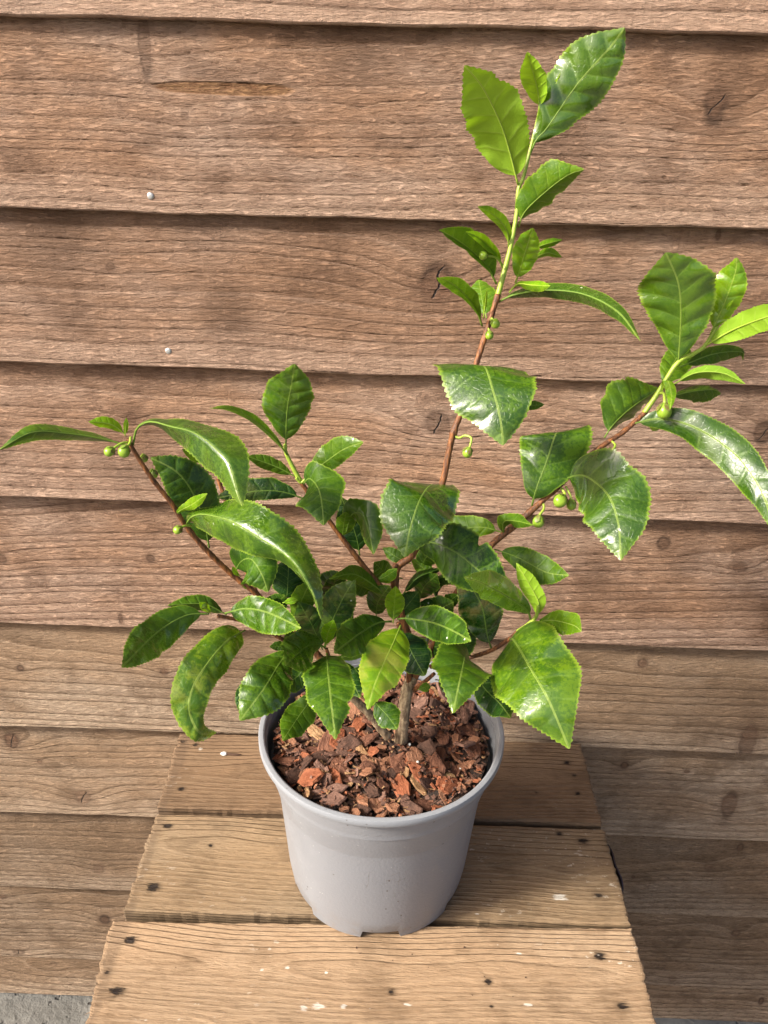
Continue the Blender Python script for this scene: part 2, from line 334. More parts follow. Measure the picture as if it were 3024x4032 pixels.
# plank outline corners: (front-left, front-right, back-right, back-left)
PL = [((-.209, .5185), (.204, .5185), (.206, .6255), (-.2145, .6165)),
      ((-.2055, .4120), (.2045, .4185), (.2045, .5130), (-.2085, .5105)),
      ((-.2010, .2990), (.2015, .3060), (.2045, .4145), (-.2125, .4025))]
TINT = [((.235, .148, .084), (.085, .050, .027), (.21, .145, .088)), ((.275, .188, .108), (.10, .063, .034), (.26, .195, .125)), ((.36, .24, .142), (.14, .085, .045), (.37, .27, .175))]
for pi, (fl, fr, brr, bl) in enumerate(PL):
    rr = random.Random(30 + pi)
    cx, cy = (fl[0] + brr[0]) / 2, (fl[1] + brr[1]) / 2
    out = []; rag = []
    def edge(a, b, n, amp, rough):
        L_ = math.hypot(b[0] - a[0], b[1] - a[1]); nx, ny = (b[1] - a[1]) / L_, -(b[0] - a[0]) / L_
        p1, p2, p3 = [rr.uniform(0, 6.28) for _ in range(3)]
        for i in range(n):
            t = i / n
            e = amp * (math.sin(t * 9 + p1) + .6 * math.sin(t * 27 + p2) + .4 * math.sin(t * 61 + p3)) * .5 + rr.gauss(0, rough)
            out.append((a[0] + (b[0] - a[0]) * t + nx * e - cx, a[1] + (b[1] - a[1]) * t + ny * e - cy)); rag.append(rough)
    edge(fl, fr, 90, .0006, .00022); edge(fr, brr, 40, .0008, .0004); edge(brr, bl, 90, .0006, .0002); edge(bl, fl, 60, .0013, .0006)
    n = len(out); TH = .019
    cxo = sum(p[0] for p in out) / n; cyo = sum(p[1] for p in out) / n
    def ring(shr, z, jit): return [(x * (1 - shr / .2) + rr.gauss(0, rag[i] * jit), y * (1 - shr / .05) + rr.gauss(0, rag[i] * jit), z + (rr.gauss(0, rag[i] * .5) if jit else 0)) for i, (x, y) in enumerate(out)]
    V = ring(.0030, 0, 0) + ring(.0012, -.0004, .0) + ring(0, -.0016, .3) + ring(0, -.010, .7) + ring(.0004, -TH, .6)
    Fc = [tuple(range(n))]
    for k in range(4):
        for i in range(n):
            j = (i + 1) % n; Fc.append((k * n + i, (k + 1) * n + i, (k + 1) * n + j, k * n + j))
    Fc.append(tuple(4 * n + i for i in range(n - 1, -1, -1)))
    li, dk, pk = TINT[pi]
    lo, hi = min(fl[1], fr[1]), max(bl[1], brr[1])
    hs = [(x - cx, y - cy, r) for x, y, r in HOLES if lo < y < hi]
    ps = [(x - cx, y - cy, a, b) for x, y, a, b in PAINT if lo < y < hi]
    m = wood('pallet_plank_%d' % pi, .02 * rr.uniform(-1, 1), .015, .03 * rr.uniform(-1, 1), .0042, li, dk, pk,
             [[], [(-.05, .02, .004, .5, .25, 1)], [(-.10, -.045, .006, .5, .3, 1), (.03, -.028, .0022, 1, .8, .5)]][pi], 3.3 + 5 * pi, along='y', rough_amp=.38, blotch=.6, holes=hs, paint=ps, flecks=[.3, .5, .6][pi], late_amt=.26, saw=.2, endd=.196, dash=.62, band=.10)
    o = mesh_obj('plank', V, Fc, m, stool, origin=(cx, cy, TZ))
    # torn slivers along the cut left end and front arris
    for k in range(7):
        e = out[-1 - rr.randrange(44)] if k < 5 else out[rr.randrange(90)]
        dv = Vector((rr.uniform(-1, .3), rr.uniform(-1, .2), rr.uniform(-.2, .5))).normalized() * rr.uniform(.002, .006)
        p = Vector((e[0], e[1], -.0015)); s = Vector((dv.y, -dv.x, .0)).normalized() * .00035
        q = [p - s, p + s, p + s + Vector((0, 0, -.0006)), p + dv]
        so = mesh_obj('splinter', q, [(0, 1, 3), (1, 2, 3), (2, 0, 3), (0, 2, 1)], m, None, origin=(cx, cy, TZ))
        attach(so, stool)
legm = NT('stool_frame_timber'); lc = legm.co()
lm = legm.set(Base_Color=legm.mix(legm.noise(legm.vm('MULTIPLY', lc, (90., 90., 6.)), 1, 4), (.10, .06, .03), (.26, .16, .085)), Roughness=.85)
for x in (-.165, .165):
    v, f = box(x - .02, x + .02, .318, .606, TZ - .0192 - .045, TZ - .0192); mesh_obj('rail', v, f, lm, stool)
    for y in (.325, .560):
        v, f = box(x - .02, x + .02, y, y + .04, .0005, TZ - .0644); mesh_obj('leg', v, f, lm, stool)
for y in (.338, .574):
    v, f = box(-.1448, .1448, y, y + .02, .12, .165); mesh_obj('stretcher', v, f, lm, stool)

# ------------------------------------------------------------------ pot
PX, PY, PR, PB, PH = -.0028, .467, .0950, .0722, .152
pt = NT('grey_plastic'); c = pt.co()
sp = pt.voro(c, 130, 'F1', 'Distance'); spn = pt.noise(c, 40, 2)
speck = pt.ma('MULTIPLY', pt.mr(sp, .13, .06), pt.mr(spn, .54, .60))
dust = pt.mr(pt.noise(c, 30, 4, .65), .45, .75)
X, Y, Z = pt.xyz(c)
low = pt.ma('MULTIPLY', pt.mr(Z, .03, .0), pt.mr(pt.noise(c, 70, 4, .7), .42, .7))
col = pt.mix(pt.ma('MULTIPLY', dust, .30), (.205, .214, .236), (.248, .250, .260))
col = pt.mix(pt.mr(Z, .144, .147), col, (.225, .236, .258)); col = pt.mix(pt.ma('MULTIPLY', low, .5), col, (.20, .15, .11))
col = pt.mix(pt.ma('MULTIPLY', speck, .9), col, (.05, .03, .02))
wsp = pt.ma('MULTIPLY', pt.mr(pt.voro(pt.vm('ADD', c, (3., 1., 2.)), 210, 'F1', 'Distance'), .12, .07), pt.mr(pt.noise(c, 33, 2), .58, .66))
col = pt.mix(pt.ma('MULTIPLY', wsp, .5), col, (.6, .6, .6))
scr = pt.ma('MULTIPLY', pt.mr(pt.ma('ABSOLUTE', pt.ma('SUBTRACT', pt.noise(pt.vm('MULTIPLY', c, (60., 60., 25.)), 1, 1, .5, 1.5), .5)), .006, .002), pt.mr(pt.noise(c, 22, 1), .55, .62))
col = pt.mix(pt.ma('MULTIPLY', scr, .6), col, (.12, .11, .11))
pt.bump(pt.ma('ADD', pt.noise(c, 500, 2), pt.ma('MULTIPLY', pt.noise(c, 25, 2), 1.)), .00018)
potm = pt.set(Base_Color=col, Roughness=pt.mr(dust, 0, 1, .42, .58), Specular_IOR_Level=.45)
prof = [(.050, .0110), (PB - .0035, .0105), (PB - .0022, .0), (PB - .0002, .0), (PB + .0009, .0084), (PB + .0028, .022), (.0798, .085), (.0832, .1200),
        (.0840, .1236), (.0844, .1240), (.0870, .1248), (.0884, .1400), (.0888, .1452), (.0930, .1458), (PR - .0003, .1464), (PR, .1472), (PR, .1506), (PR - .0006, .1518), (PR - .0014, PH), (PR - .0036, PH),
        (PR - .0046, .1514), (.0896, .147), (.0876, .130), (.0850, .118), (.078, .085)]
SEG = 240
V = []; Fc = []
for k, (r, z) in enumerate(prof):
    for i in range(SEG):
        a = 2 * math.pi * i / SEG; dg = math.degrees(a)
        zz = z; rr_ = r
        if k in (2, 3):
            dd = (dg - 274 + 30) % 60 - 30         # six drainage notches, 60 degrees apart
            if abs(dd) < 13.6: zz = z + .0066 * (1 if abs(dd) < 12.3 else .0)
        rr_ += .0006 * math.sin(2 * a + 1) + .0003 * math.sin(5 * a)
        V.append((rr_ * math.cos(a), rr_ * math.sin(a), zz))
for k in range(len(prof) - 1):
    for i in range(SEG):
        j = (i + 1) % SEG; Fc.append((k * SEG + i, k * SEG + j, (k + 1) * SEG + j, (k + 1) * SEG + i))
Fc.append(tuple(i for i in range(SEG - 1, -1, -1)))
pot = mesh_obj('plant_pot', V, Fc, potm, None, True, (PX, PY, TZ + .0006))
pot['label'] = 'plain grey plastic nursery pot with rolled rim standing on the planks'; pot['category'] = 'pot'
es = pot.modifiers.new('es', 'EDGE_SPLIT'); es.split_angle = math.radians(30)

# ------------------------------------------------------------------ bark mulch
SZ = TZ + .138                                    # mulch level
s = NT('potting_soil'); c = s.co()
sm = s.set(Base_Color=s.mix(s.mr(s.noise(c, 260, 4, .7), .4, .7), (.018, .010, .007), (.075, .036, .02)), Roughness=.95)
s.bump(s.noise(c, 330, 5, .7), .004)
rr = random.Random(8)
def soil_h(x, y):
    return .0035 * math.sin(x * 60 + 1) * math.cos(y * 52) + .0025 * math.sin(x * 131 + y * 90) + .003 * math.cos(math.hypot(x, y) * 22)
V = [(0, 0, soil_h(0, 0))]; Fc = []; NR, NA_ = 22, 96
for k in range(1, NR + 1):
    r = .0842 * k / NR
    for i in range(NA_):
        a = 2 * math.pi * i / NA_; x, y = r * math.cos(a), r * math.sin(a)
        V.append((x, y, soil_h(x, y) + rr.gauss(0, .0007)))
for i in range(NA_): Fc.append((0, 1 + i, 1 + (i + 1) % NA_))
for k in range(NR - 1):
    for i in range(NA_):
        j = (i + 1) % NA_; a = 1 + k * NA_; Fc.append((a + i, a + NA_ + i, a + NA_ + j, a + j))
mulch = mesh_obj('bark_mulch', V, Fc, sm, None, True, (PX, PY, SZ))
mulch['label'] = 'reddish brown bark chips on dark soil filling the grey pot'; mulch['category'] = 'mulch'
chipm = []; crumbm = []
for k2, (a, b) in enumerate(2 * [((.40, .145, .07), (.20, .06, .026)), ((.25, .11, .065), (.09, .035, .02)), ((.38, .19, .11), (.19, .08, .042)), ((.14, .07, .047), (.05, .025, .017)), ((.46, .29, .15), (.25, .13, .06)), ((.29, .165, .12), (.14, .07, .05))]):
    k = k2 % 6; fine_ = k2 >= 6
    w = NT('bark_%d' % k2); c = w.co(); sc0 = 1. if fine_ else .006
    ob = w.n.new('ShaderNodeObjectInfo').outputs['Random']; c = w.vm('ADD', c, w.vec(w.ma('MULTIPLY', ob, 37.), ob, 0.))
    n1 = w.noise(w.vm('MULTIPLY', c, (160. * sc0, 620. * sc0, 700. * sc0)), 1, 5, .7); n2 = w.noise(c, 260 * sc0, 4, .65)
    cc = w.mix(w.mr(n1, .3, .7), b, a); cc = w.mix(w.ma('MULTIPLY', w.mr(n2, .5, .7), .6), cc, b)
    cc = w.mix(w.ma('MULTIPLY', ob, .5), cc, b)
    w.bump(w.ma('ADD', n1, n2), .0012 if fine_ else .0016); (crumbm if fine_ else chipm).append(w.set(Base_Color=cc, Roughness=.75, Specular_IOR_Level=.3))
def chip_mesh(r, aspect, th):
    n = r.randrange(5, 9); pts = []
    for i in range(n):
        a = 2 * math.pi * (i + r.uniform(-.25, .25)) / n; q = r.uniform(.7, 1.1)
        pts.append((aspect * q * math.cos(a), q * math.sin(a)))
    cur = r.uniform(-.25, .35)
    V = []
    for s_, z in ((.86, th), (1., th * .45), (.93, 0)):
        for x, y in pts: V.append((x * s_ + r.gauss(0, .03), y * s_ + r.gauss(0, .05), z + cur * y * y * .6 + r.gauss(0, .12 * th)))
    V.append((0, 0, th * 1.05)); V.append((0, 0, 0))
    F_ = []
    for k in range(2):
        for i in range(n): j = (i + 1) % n; F_.append(((k + 1) * n + i, (k + 1) * n + j, k * n + j, k * n + i))
    for i in range(n): j = (i + 1) % n; F_.append((i, j, 3 * n)); F_.append((2 * n + j, 2 * n + i, 3 * n + 1))
    return V, F_
cr = random.Random(21)
variants = []
for k in range(36):
    asp = cr.choice([1.1, 1.3, 1.5, 1.9, 2.4, 3.4]); V, Fc = chip_mesh(cr, asp, cr.uniform(.14, .34))
    me = bpy.data.meshes.new('bark_chip'); me.from_pydata(V, [], Fc); me.update()
    me.materials.append(chipm[[0, 0, 1, 1, 2, 3, 3, 5, 2, 4, 1, 5][k % 12]]); variants.append((me, asp))
TR = (.0135, -.0065)
placed = []
sizes = sorted([cr.choice([.0032, .0036, .0042, .0050, .0060, .0074, .0090]) for _ in range(285)], reverse=True)
for k in range(285):
    me, asp = cr.choice(variants)
    size = sizes[k] * (1 if asp < 2 else .66)
    for tries in range(40):
        a = cr.uniform(0, 6.283); r = .081 * math.sqrt(cr.random()); x, y = r * math.cos(a), r * math.sin(a)
        if r + size * .9 < .0845 and math.hypot(x - TR[0], y - TR[1]) > .007 + size and all(math.hypot(x - p[0], y - p[1]) > .55 * (size + p[2]) for p in placed): break
    placed.append((x, y, size))
    o = bpy.data.objects.new('bark_chip', me); COL.objects.link(o); o.parent = mulch
    o.scale = (size, size, size * cr.uniform(.8, 1.3)); lift = cr.uniform(.0002, .0038)
    o.location = (x, y, soil_h(x, y) + lift)
    o.rotation_euler = (cr.gauss(0, .42), cr.gauss(0, .32), cr.uniform(0, 6.283))
# the crumbs between the chips, too small to pick apart
V = []; Fc = []; mi = []
for k in range(2300):
    asp = cr.choice([1., 1.4, 2., 3., 5.]); a = cr.uniform(0, 6.283); r = .0835 * math.sqrt(cr.random()); x, y = r * math.cos(a), r * math.sin(a)
    sz = cr.uniform(.0006, .0016) / (asp ** .35)
    M = Matrix.Translation((x, y, soil_h(x, y) + cr.uniform(.0, .0046))) @ Matrix.Rotation(cr.uniform(0, 6.28), 4, 'Z') @ Matrix.Rotation(cr.gauss(0, .45), 4, 'X') @ Matrix.Rotation(cr.gauss(0, .45), 4, 'Y')
    v, f = box(-asp * sz, asp * sz, -sz, sz, -sz * .35, sz * .35)
    b0 = len(V); V += [tuple(M @ (Vector(q) + Vector((cr.gauss(0, .25 * sz), cr.gauss(0, .25 * sz), 0)))) for q in v]; Fc += [tuple(i + b0 for i in q) for q in f]
    mi += [cr.choice([0, 1, 1, 2, 3, 3, 3, 4, 5])] * 6
o = mesh_obj('bark_crumbs', V, Fc, crumbm, None, mi=mi); o.parent = mulch; o['kind'] = 'stuff'
pw = NT('perlite'); pwm = pw.set(Base_Color=(.75, .74, .70), Roughness=.8)
for k in range(16):
    a = cr.uniform(0, 6.283); r = .08 * math.sqrt(cr.random()); x, y = r * math.cos(a), r * math.sin(a)
    V, Fc = lathe([(.0001, -.9), (.6, -.7), (1, 0), (.65, .75), (.1, 1.)], 7); V = [(p[0] * cr.uniform(.8, 1.2), p[1] * cr.uniform(.8, 1.2), p[2]) for p in V]
    o = mesh_obj('perlite_grain', V, Fc, pwm, None); o.parent = mulch; s_ = cr.uniform(.0006, .0013); o.scale = (s_, s_, s_ * .8); o.location = (x, y, soil_h(x, y) + .0028)

# ------------------------------------------------------------------ tea plant
plant = empty('tea_plant', (PX + TR[0], PY + TR[1], SZ), 'bushy tea plant with glossy serrated green leaves growing from the pot', 'plant')
def catmull(P, n):
    P = np.array(P, float); m = len(P)
    if m == 2: t = np.linspace(0, 1, n)[:, None]; return P[0] * (1 - t) + P[1] * t
    Q = np.vstack([2 * P[0] - P[1], P, 2 * P[-1] - P[-2]])
    out = []
    for s_ in np.linspace(0, m - 1, n):
        i = min(int(s_), m - 2); t = s_ - i; a, b, c_, d_ = Q[i], Q[i + 1], Q[i + 2], Q[i + 3]
        out.append(.5 * ((2 * b) + (-a + c_) * t + (2 * a - 5 * b + 4 * c_ - d_) * t * t + (-a + 3 * b - 3 * c_ + d_) * t ** 3))
    return np.array(out)
def resample(P, n):
    s_ = np.r_[0, np.cumsum(np.linalg.norm(np.diff(P, axis=0), axis=1))]; s_ /= s_[-1]
    return s_
def tube(P, R, sides=10, jit=0., rr=None):
    P = np.array(P); n = len(P); T = np.gradient(P, axis=0); T /= np.linalg.norm(T, axis=1)[:, None] + 1e-12
    ref = np.array([0., 1., .2]); V = []; Fc = []
    for i in range(n):
        a = np.cross(T[i], ref); a /= np.linalg.norm(a) + 1e-9; b = np.cross(T[i], a)
        for k in range(sides):
            q = 2 * math.pi * k / sides; r = R[i] * (1 + (rr.uniform(-jit, jit) if rr else 0))
            V.append(P[i] + r * (a * math.cos(q) + b * math.sin(q)))
    for i in range(n - 1):
        for k in range(sides):
            j = (k + 1) % sides; Fc.append((i * sides + k, (i + 1) * sides + k, (i + 1) * sides + j, i * sides + j))
    Fc.append(tuple(range(sides))); Fc.append(tuple((n - 1) * sides + k for k in range(sides - 1, -1, -1)))
    return V, Fc
bk = NT('twig_bark'); c = bk.co(); ob = bk.n.new('ShaderNodeObjectInfo').outputs['Color']
n1 = bk.noise(bk.vm('MULTIPLY', c, (500., 500., 70.)), 1, 4, .6); n2 = bk.noise(c, 60, 3, .6)
cc = bk.mix(bk.mr(n1, .35, .7), (.075, .028, .012), (.30, .115, .035)); cc = bk.mix(bk.ma('MULTIPLY', bk.mr(n2, .5, .7), .55), cc, (.05, .028, .018))
cc = bk.mix(.55, cc, ob, 'MULTIPLY'); bk.bump(n1, .0009)
barkm = bk.set(Base_Color=cc, Roughness=.55, Specular_IOR_Level=.4)
ok_ = NT('old_bark'); c = ok_.co(); n1 = ok_.noise(ok_.vm('MULTIPLY', c, (420., 420., 60.)), 1, 4, .65); n2 = ok_.noise(c, 130, 3, .6)
cc = ok_.mix(ok_.mr(n1, .35, .7), (.15, .10, .058), (.44, .33, .205)); cc = ok_.mix(ok_.ma('MULTIPLY', ok_.mr(n2, .52, .7), .6), cc, (.07, .042, .026)); ok_.bump(n1, .0016)
oldm = ok_.set(Base_Color=cc, Roughness=.85)
gs = NT('green_stem'); c = gs.co()
cc = gs.mix(gs.noise(c, 90, 3), (.22, .33, .03), (.36, .46, .06)); gs.bump(gs.noise(gs.vm('MULTIPLY', c, (300., 300., 60.)), 1, 3), .0004)
greenm = gs.set(Base_Color=cc, Roughness=.4, Subsurface_Weight=.15, Subsurface_Radius=(.002, .003, .0005), Subsurface_Scale=1.)
br = random.Random(5)
for bi, (nm_, kind, P, r0, r1) in enumerate([
["trunk","old",[[0.0123,0.455,0.633],[0.0135,0.457,0.6586],[0.0155,0.46,0.6791],[0.0196,0.463,0.689]],0.00516,0.00432],
["branch","wood",[[0.0167,0.461,0.6827],[0.0257,0.464,0.6991],[0.0325,0.468,0.7162],[0.0395,0.473,0.7335],[0.0463,0.478,0.7466],[0.0565,0.485,0.7672],[0.0714,0.492,0.7854],[0.0831,0.497,0.795],[0.0961,0.502,0.8058],[0.1217,0.512,0.8291],[0.1457,0.522,0.8511],[0.1642,0.53,0.8623],[0.1801,0.536,0.8763]],0.00312,0.00174],
["shoot","green",[[0.1792,0.536,0.8756],[0.187,0.539,0.8891],[0.1977,0.542,0.9107],[0.2097,0.545,0.918],[0.2166,0.546,0.9239],[0.2237,0.547,0.9411]],0.00201,0.00129],
["branch","wood",[[0.0196,0.463,0.6881],[0.0187,0.463,0.7101],[0.0106,0.463,0.7362],[0.0049,0.463,0.7567],[0.0031,0.464,0.769],[0.005,0.465,0.7813],[0.0149,0.466,0.7914],[0.0251,0.47,0.8178],[0.0328,0.476,0.8416],[0.0378,0.484,0.871],[0.0442,0.49,0.8908],[0.0518,0.498,0.9195],[0.0581,0.505,0.9423],[0.0631,0.511,0.9603]],0.00346,0.00162],
["shoot","green",[[0.0629,0.511,0.9591],[0.0661,0.514,0.9732],[0.0694,0.518,0.9899],[0.0716,0.522,1.0084],[0.0717,0.525,1.0223],[0.0744,0.527,1.0298],[0.0771,0.53,1.0435],[0.0796,0.533,1.0564],[0.0813,0.535,1.0667]],0.00192,0.00091],
["branch","old",[[0.0022,0.449,0.6416],[-0.0114,0.448,0.6629],[-0.025,0.447,0.6804],[-0.0338,0.4465,0.6944]],0.00351,0.00289],
["branch","wood",[[-0.0321,0.4466,0.6919],[-0.0454,0.446,0.7116],[-0.065,0.448,0.7352],[-0.0866,0.45,0.7569],[-0.0943,0.449,0.7673],[-0.1075,0.446,0.7818],[-0.1234,0.441,0.8045],[-0.1333,0.438,0.8221],[-0.1402,0.436,0.8383],[-0.1493,0.433,0.8555],[-0.158,0.43,0.876],[-0.1602,0.429,0.8834]],0.00283,0.00127],
["branch","wood",[[-0.0913,0.455,0.7576],[-0.0967,0.46,0.7657],[-0.1066,0.468,0.7912],[-0.1156,0.475,0.825],[-0.1201,0.478,0.8384]],0.00194,0.00139],
["branch","wood",[[0.005,0.463,0.7536],[-0.0014,0.462,0.7601],[-0.0141,0.461,0.7768],[-0.0272,0.461,0.7947],[-0.0415,0.462,0.8149],[-0.0547,0.463,0.8339],[-0.0629,0.464,0.8456]],0.00214,0.00147],
["shoot","green",[[-0.062,0.464,0.8446],[-0.0668,0.465,0.8539],[-0.071,0.466,0.8632],[-0.0714,0.466,0.869]],0.00183,0.0012],
["shoot","green",[[-0.0643,0.463,0.847],[-0.0613,0.463,0.8437],[-0.0582,0.463,0.8462]],0.00122,0.00091],
["branch","wood",[[0.0316,0.458,0.7019],[0.0435,0.452,0.7119],[0.0597,0.448,0.7193],[0.0729,0.444,0.7289],[0.0831,0.441,0.7405],[0.0894,0.44,0.7488]],0.0017,0.00139],
["shoot","green",[[0.0886,0.44,0.7476],[0.0944,0.439,0.7543],[0.099,0.438,0.7619],[0.0993,0.437,0.7714]],0.0019,0.00105],
["branch","wood",[[0.0166,0.46,0.686],[0.0141,0.452,0.7139],[0.0093,0.443,0.7381],[0.0062,0.437,0.7532]],0.00207,0.00142],
["branch","wood",[[-0.025,0.447,0.6804],[-0.0332,0.438,0.704],[-0.0394,0.428,0.7274],[-0.0416,0.425,0.7383]],0.00187,0.00125],
["branch","wood",[[-0.0585,0.447,0.7295],[-0.0705,0.44,0.7328],[-0.0877,0.432,0.7502],[-0.1043,0.424,0.7609],[-0.1123,0.42,0.7654]],0.00163,0.00121],
["branch","wood",[[0.021,0.459,0.6793],[0.028,0.455,0.6905],[0.0342,0.452,0.7003]],0.00208,0.00135],
["branch","wood",[[0.0044,0.465,0.7805],[0.0024,0.462,0.784]],0.00177,0.00166]]):
    n = 14 * len(P); C_ = catmull(P, n); s_ = resample(C_, n)
    R = r0 + (r1 - r0) * s_ ** .7
    if kind != 'green':
        for q in range(max(1, int(len(P) * 1.2))):                    # leaf-scar nodes
            u = br.random(); R = R * (1 + .16 * np.exp(-((s_ - u) / .008) ** 2))
    V, Fc = tube(C_, R, 12, (.10 if kind == 'old' else .05) if kind != 'green' else .01, br)
    P0 = Vector(P[0])
    o = mesh_obj(nm_, [tuple(Vector(v) - P0) for v in V], Fc, barkm if kind == 'wood' else oldm if kind == 'old' else greenm, plant, True, P0)
# --- leaf material: object colour carries (youth, wetness, mottling); alpha carries browning
lf = NT('tea_leaf'); uvn = lf.n.new('ShaderNodeUVMap'); uvn.uv_map = 'UVMap'; U, Vv, _ = lf.xyz(uvn.outputs[0])
uv2 = lf.n.new('ShaderNodeUVMap'); uv2.uv_map = 'lateral'; D, BR_, _ = lf.xyz(uv2.outputs[0])
oi = lf.n.new('ShaderNodeObjectInfo'); sepc = lf.n.new('ShaderNodeSeparateColor'); lf.l.new(oi.outputs['Color'], sepc.inputs[0])
youth, wet, mot = sepc.outputs; rnd = oi.outputs['Random']
c = lf.vm('ADD', lf.co(), lf.vec(lf.ma('MULTIPLY', rnd, 7.), lf.ma('MULTIPLY', rnd, 3.), 0))
aV = lf.ma('ABSOLUTE', Vv)
cell = lf.noise(c, 420, 4, .65); mid = lf.noise(c, 75, 4, .6); broad = lf.noise(c, 22, 3, .55)
old = lf.mix(lf.mr(broad, .35, .7), (.0032, .021, .0035), (.010, .048, .0025))
yng = lf.mix(lf.mr(broad, .3, .7), (.13, .32, .006), (.23, .41, .010))
col = lf.mix(youth, old, yng)
mm = lf.ma('MULTIPLY', lf.ma('MULTIPLY', lf.mr(lf.ma('ADD', lf.ma('MULTIPLY', cell, .55), lf.ma('MULTIPLY', mid, .55)), .50, .62), mot), .95)
col = lf.mix(mm, col, lf.mix(youth, (.040, .115, .003), (.34, .44, .010)))
dkm = lf.ma('MULTIPLY', lf.mr(mid, .5, .3), .35)
col = lf.mix(dkm, col, lf.mix(youth, (.006, .026, .006), (.09, .2, .012)))
# veins: midrib and about eight curved pairs
lat = lf.ma('SUBTRACT', U, lf.ma('MULTIPLY', D, .62)); lat = lf.ma('ADD', lat, lf.ma('MULTIPLY', lf.ma('MULTIPLY', D, D), .5))
lat = lf.ma('ADD', lat, lf.ma('MULTIPLY', lf.ma('SUBTRACT', lf.noise(c, 55, 2), .5), .075))
lat = lf.ma('MULTIPLY_ADD', lat, 6.8, lf.ma('MULTIPLY', lf.ma('SIGN', Vv), .22))
vd_ = lf.ma('ABSOLUTE', lf.ma('SUBTRACT', lf.ma('FRACT', lat), .5))       # 0 on a vein
vein = lf.ma('MULTIPLY', lf.mr(vd_, .075, .02), lf.mr(aV, .92, .6))
net = lf.mr(lf.voro(c, 330, 'DISTANCE_TO_EDGE', 'Distance'), .07, .02)
rib = lf.mr(D, .0085, .004)
col = lf.mix(lf.ma('MULTIPLY', vein, lf.ma('MULTIPLY_ADD', mid, .35, .02)), col, lf.mix(youth, (.13, .23, .04), (.32, .44, .06)))
col = lf.mix(lf.ma('MULTIPLY', net, .07), col, (.16, .26, .04))
col = lf.mix(lf.ma('MULTIPLY', rib, .42), col, lf.mix(youth, (.30, .38, .09), (.42, .5, .10)))
col = lf.mix(lf.ma('MULTIPLY', lf.mr(aV, .90, .995), .55), col, lf.mix(youth, (.22, .33, .03), (.42, .52, .04)))
tipm = lf.ma('MULTIPLY', lf.mr(U, .86, 1.), .30); col = lf.mix(tipm, col, (.20, .30, .03))
brm = lf.ma('MULTIPLY', BR_, lf.mr(mid, .42, .62)); col = lf.mix(brm, col, (.34, .22, .10))
spot = lf.mr(lf.voro(c, 95, 'F1', 'Distance'), .075, .05); spm = lf.ma('MULTIPLY', spot, lf.mr(lf.noise(c, 30, 1), .60, .64)); col = lf.mix(lf.ma('MULTIPLY', spm, .8), col, (.7, .7, .62))
geo = lf.n.new('ShaderNodeNewGeometry'); back = geo.outputs['Backfacing']
under = lf.mix(youth, (.075, .16, .022), (.25, .42, .018)); under = lf.mix(lf.ma('MULTIPLY', vein, .5), under, (.25, .38, .05)); under = lf.mix(rib, under, (.34, .46, .07))
col = lf.mix(back, col, under)
wetp = lf.ma('MULTIPLY', lf.mr(lf.noise(c, 24, 3, .5), .47, .49), wet)
rough = lf.ma('SUBTRACT', lf.mr(cell, .3, .7, .38, .50), lf.ma('MULTIPLY', wet, .15)); rough = lf.ma('SUBTRACT', rough, lf.ma('MULTIPLY', wetp, .20)); rough = lf.ma('MAXIMUM', rough, .19)
rough = lf.ma('ADD', rough, lf.ma('MULTIPLY', back, .25))
hgt = lf.ma('ADD', lf.ma('MULTIPLY', lf.mr(vd_, .0, .16), .45), lf.ma('MULTIPLY', lf.noise(c, 160, 3), .8)); hgt = lf.ma('ADD', hgt, lf.ma('MULTIPLY', net, -.12))
hgt = lf.ma('MULTIPLY', hgt, lf.ma('SUBTRACT', 1., lf.ma('MULTIPLY', wetp, .75)))
lf.bump(hgt, .00045)
lf.set(Base_Color=col, Roughness=rough, Specular_IOR_Level=lf.ma('MULTIPLY_ADD', wet, .45, .2), Coat_Weight=lf.ma('MULTIPLY', wetp, .9), Coat_Roughness=.09, Coat_IOR=1.6)
tr = lf.n.new('ShaderNodeBsdfTranslucent'); lf.put(tr.inputs[0], lf.mix(.5, lf.mix(1., col, (2.2, 2.4, .9), 'MULTIPLY'), lf.mix(youth, (.10, .22, .01), (.40, .55, .02))))
mx = lf.n.new('ShaderNodeMixShader'); lf.put(mx.inputs[0], lf.ma('MULTIPLY_ADD', youth, .22, .09)); lf.l.new(lf.b.outputs[0], mx.inputs[1]); lf.l.new(tr.outputs[0], mx.inputs[2]); lf.l.new(mx.outputs[0], lf.out.inputs[0])
leafm = lf.m
rb = NT('leaf_midrib'); oi = rb.n.new('ShaderNodeObjectInfo'); sc_ = rb.n.new('ShaderNodeSeparateColor'); rb.l.new(oi.outputs['Color'], sc_.inputs[0])
ribm = rb.set(Base_Color=rb.mix(sc_.outputs[0], (.085, .155, .02), (.32, .44, .045)), Roughness=.55, Specular_IOR_Level=.3)
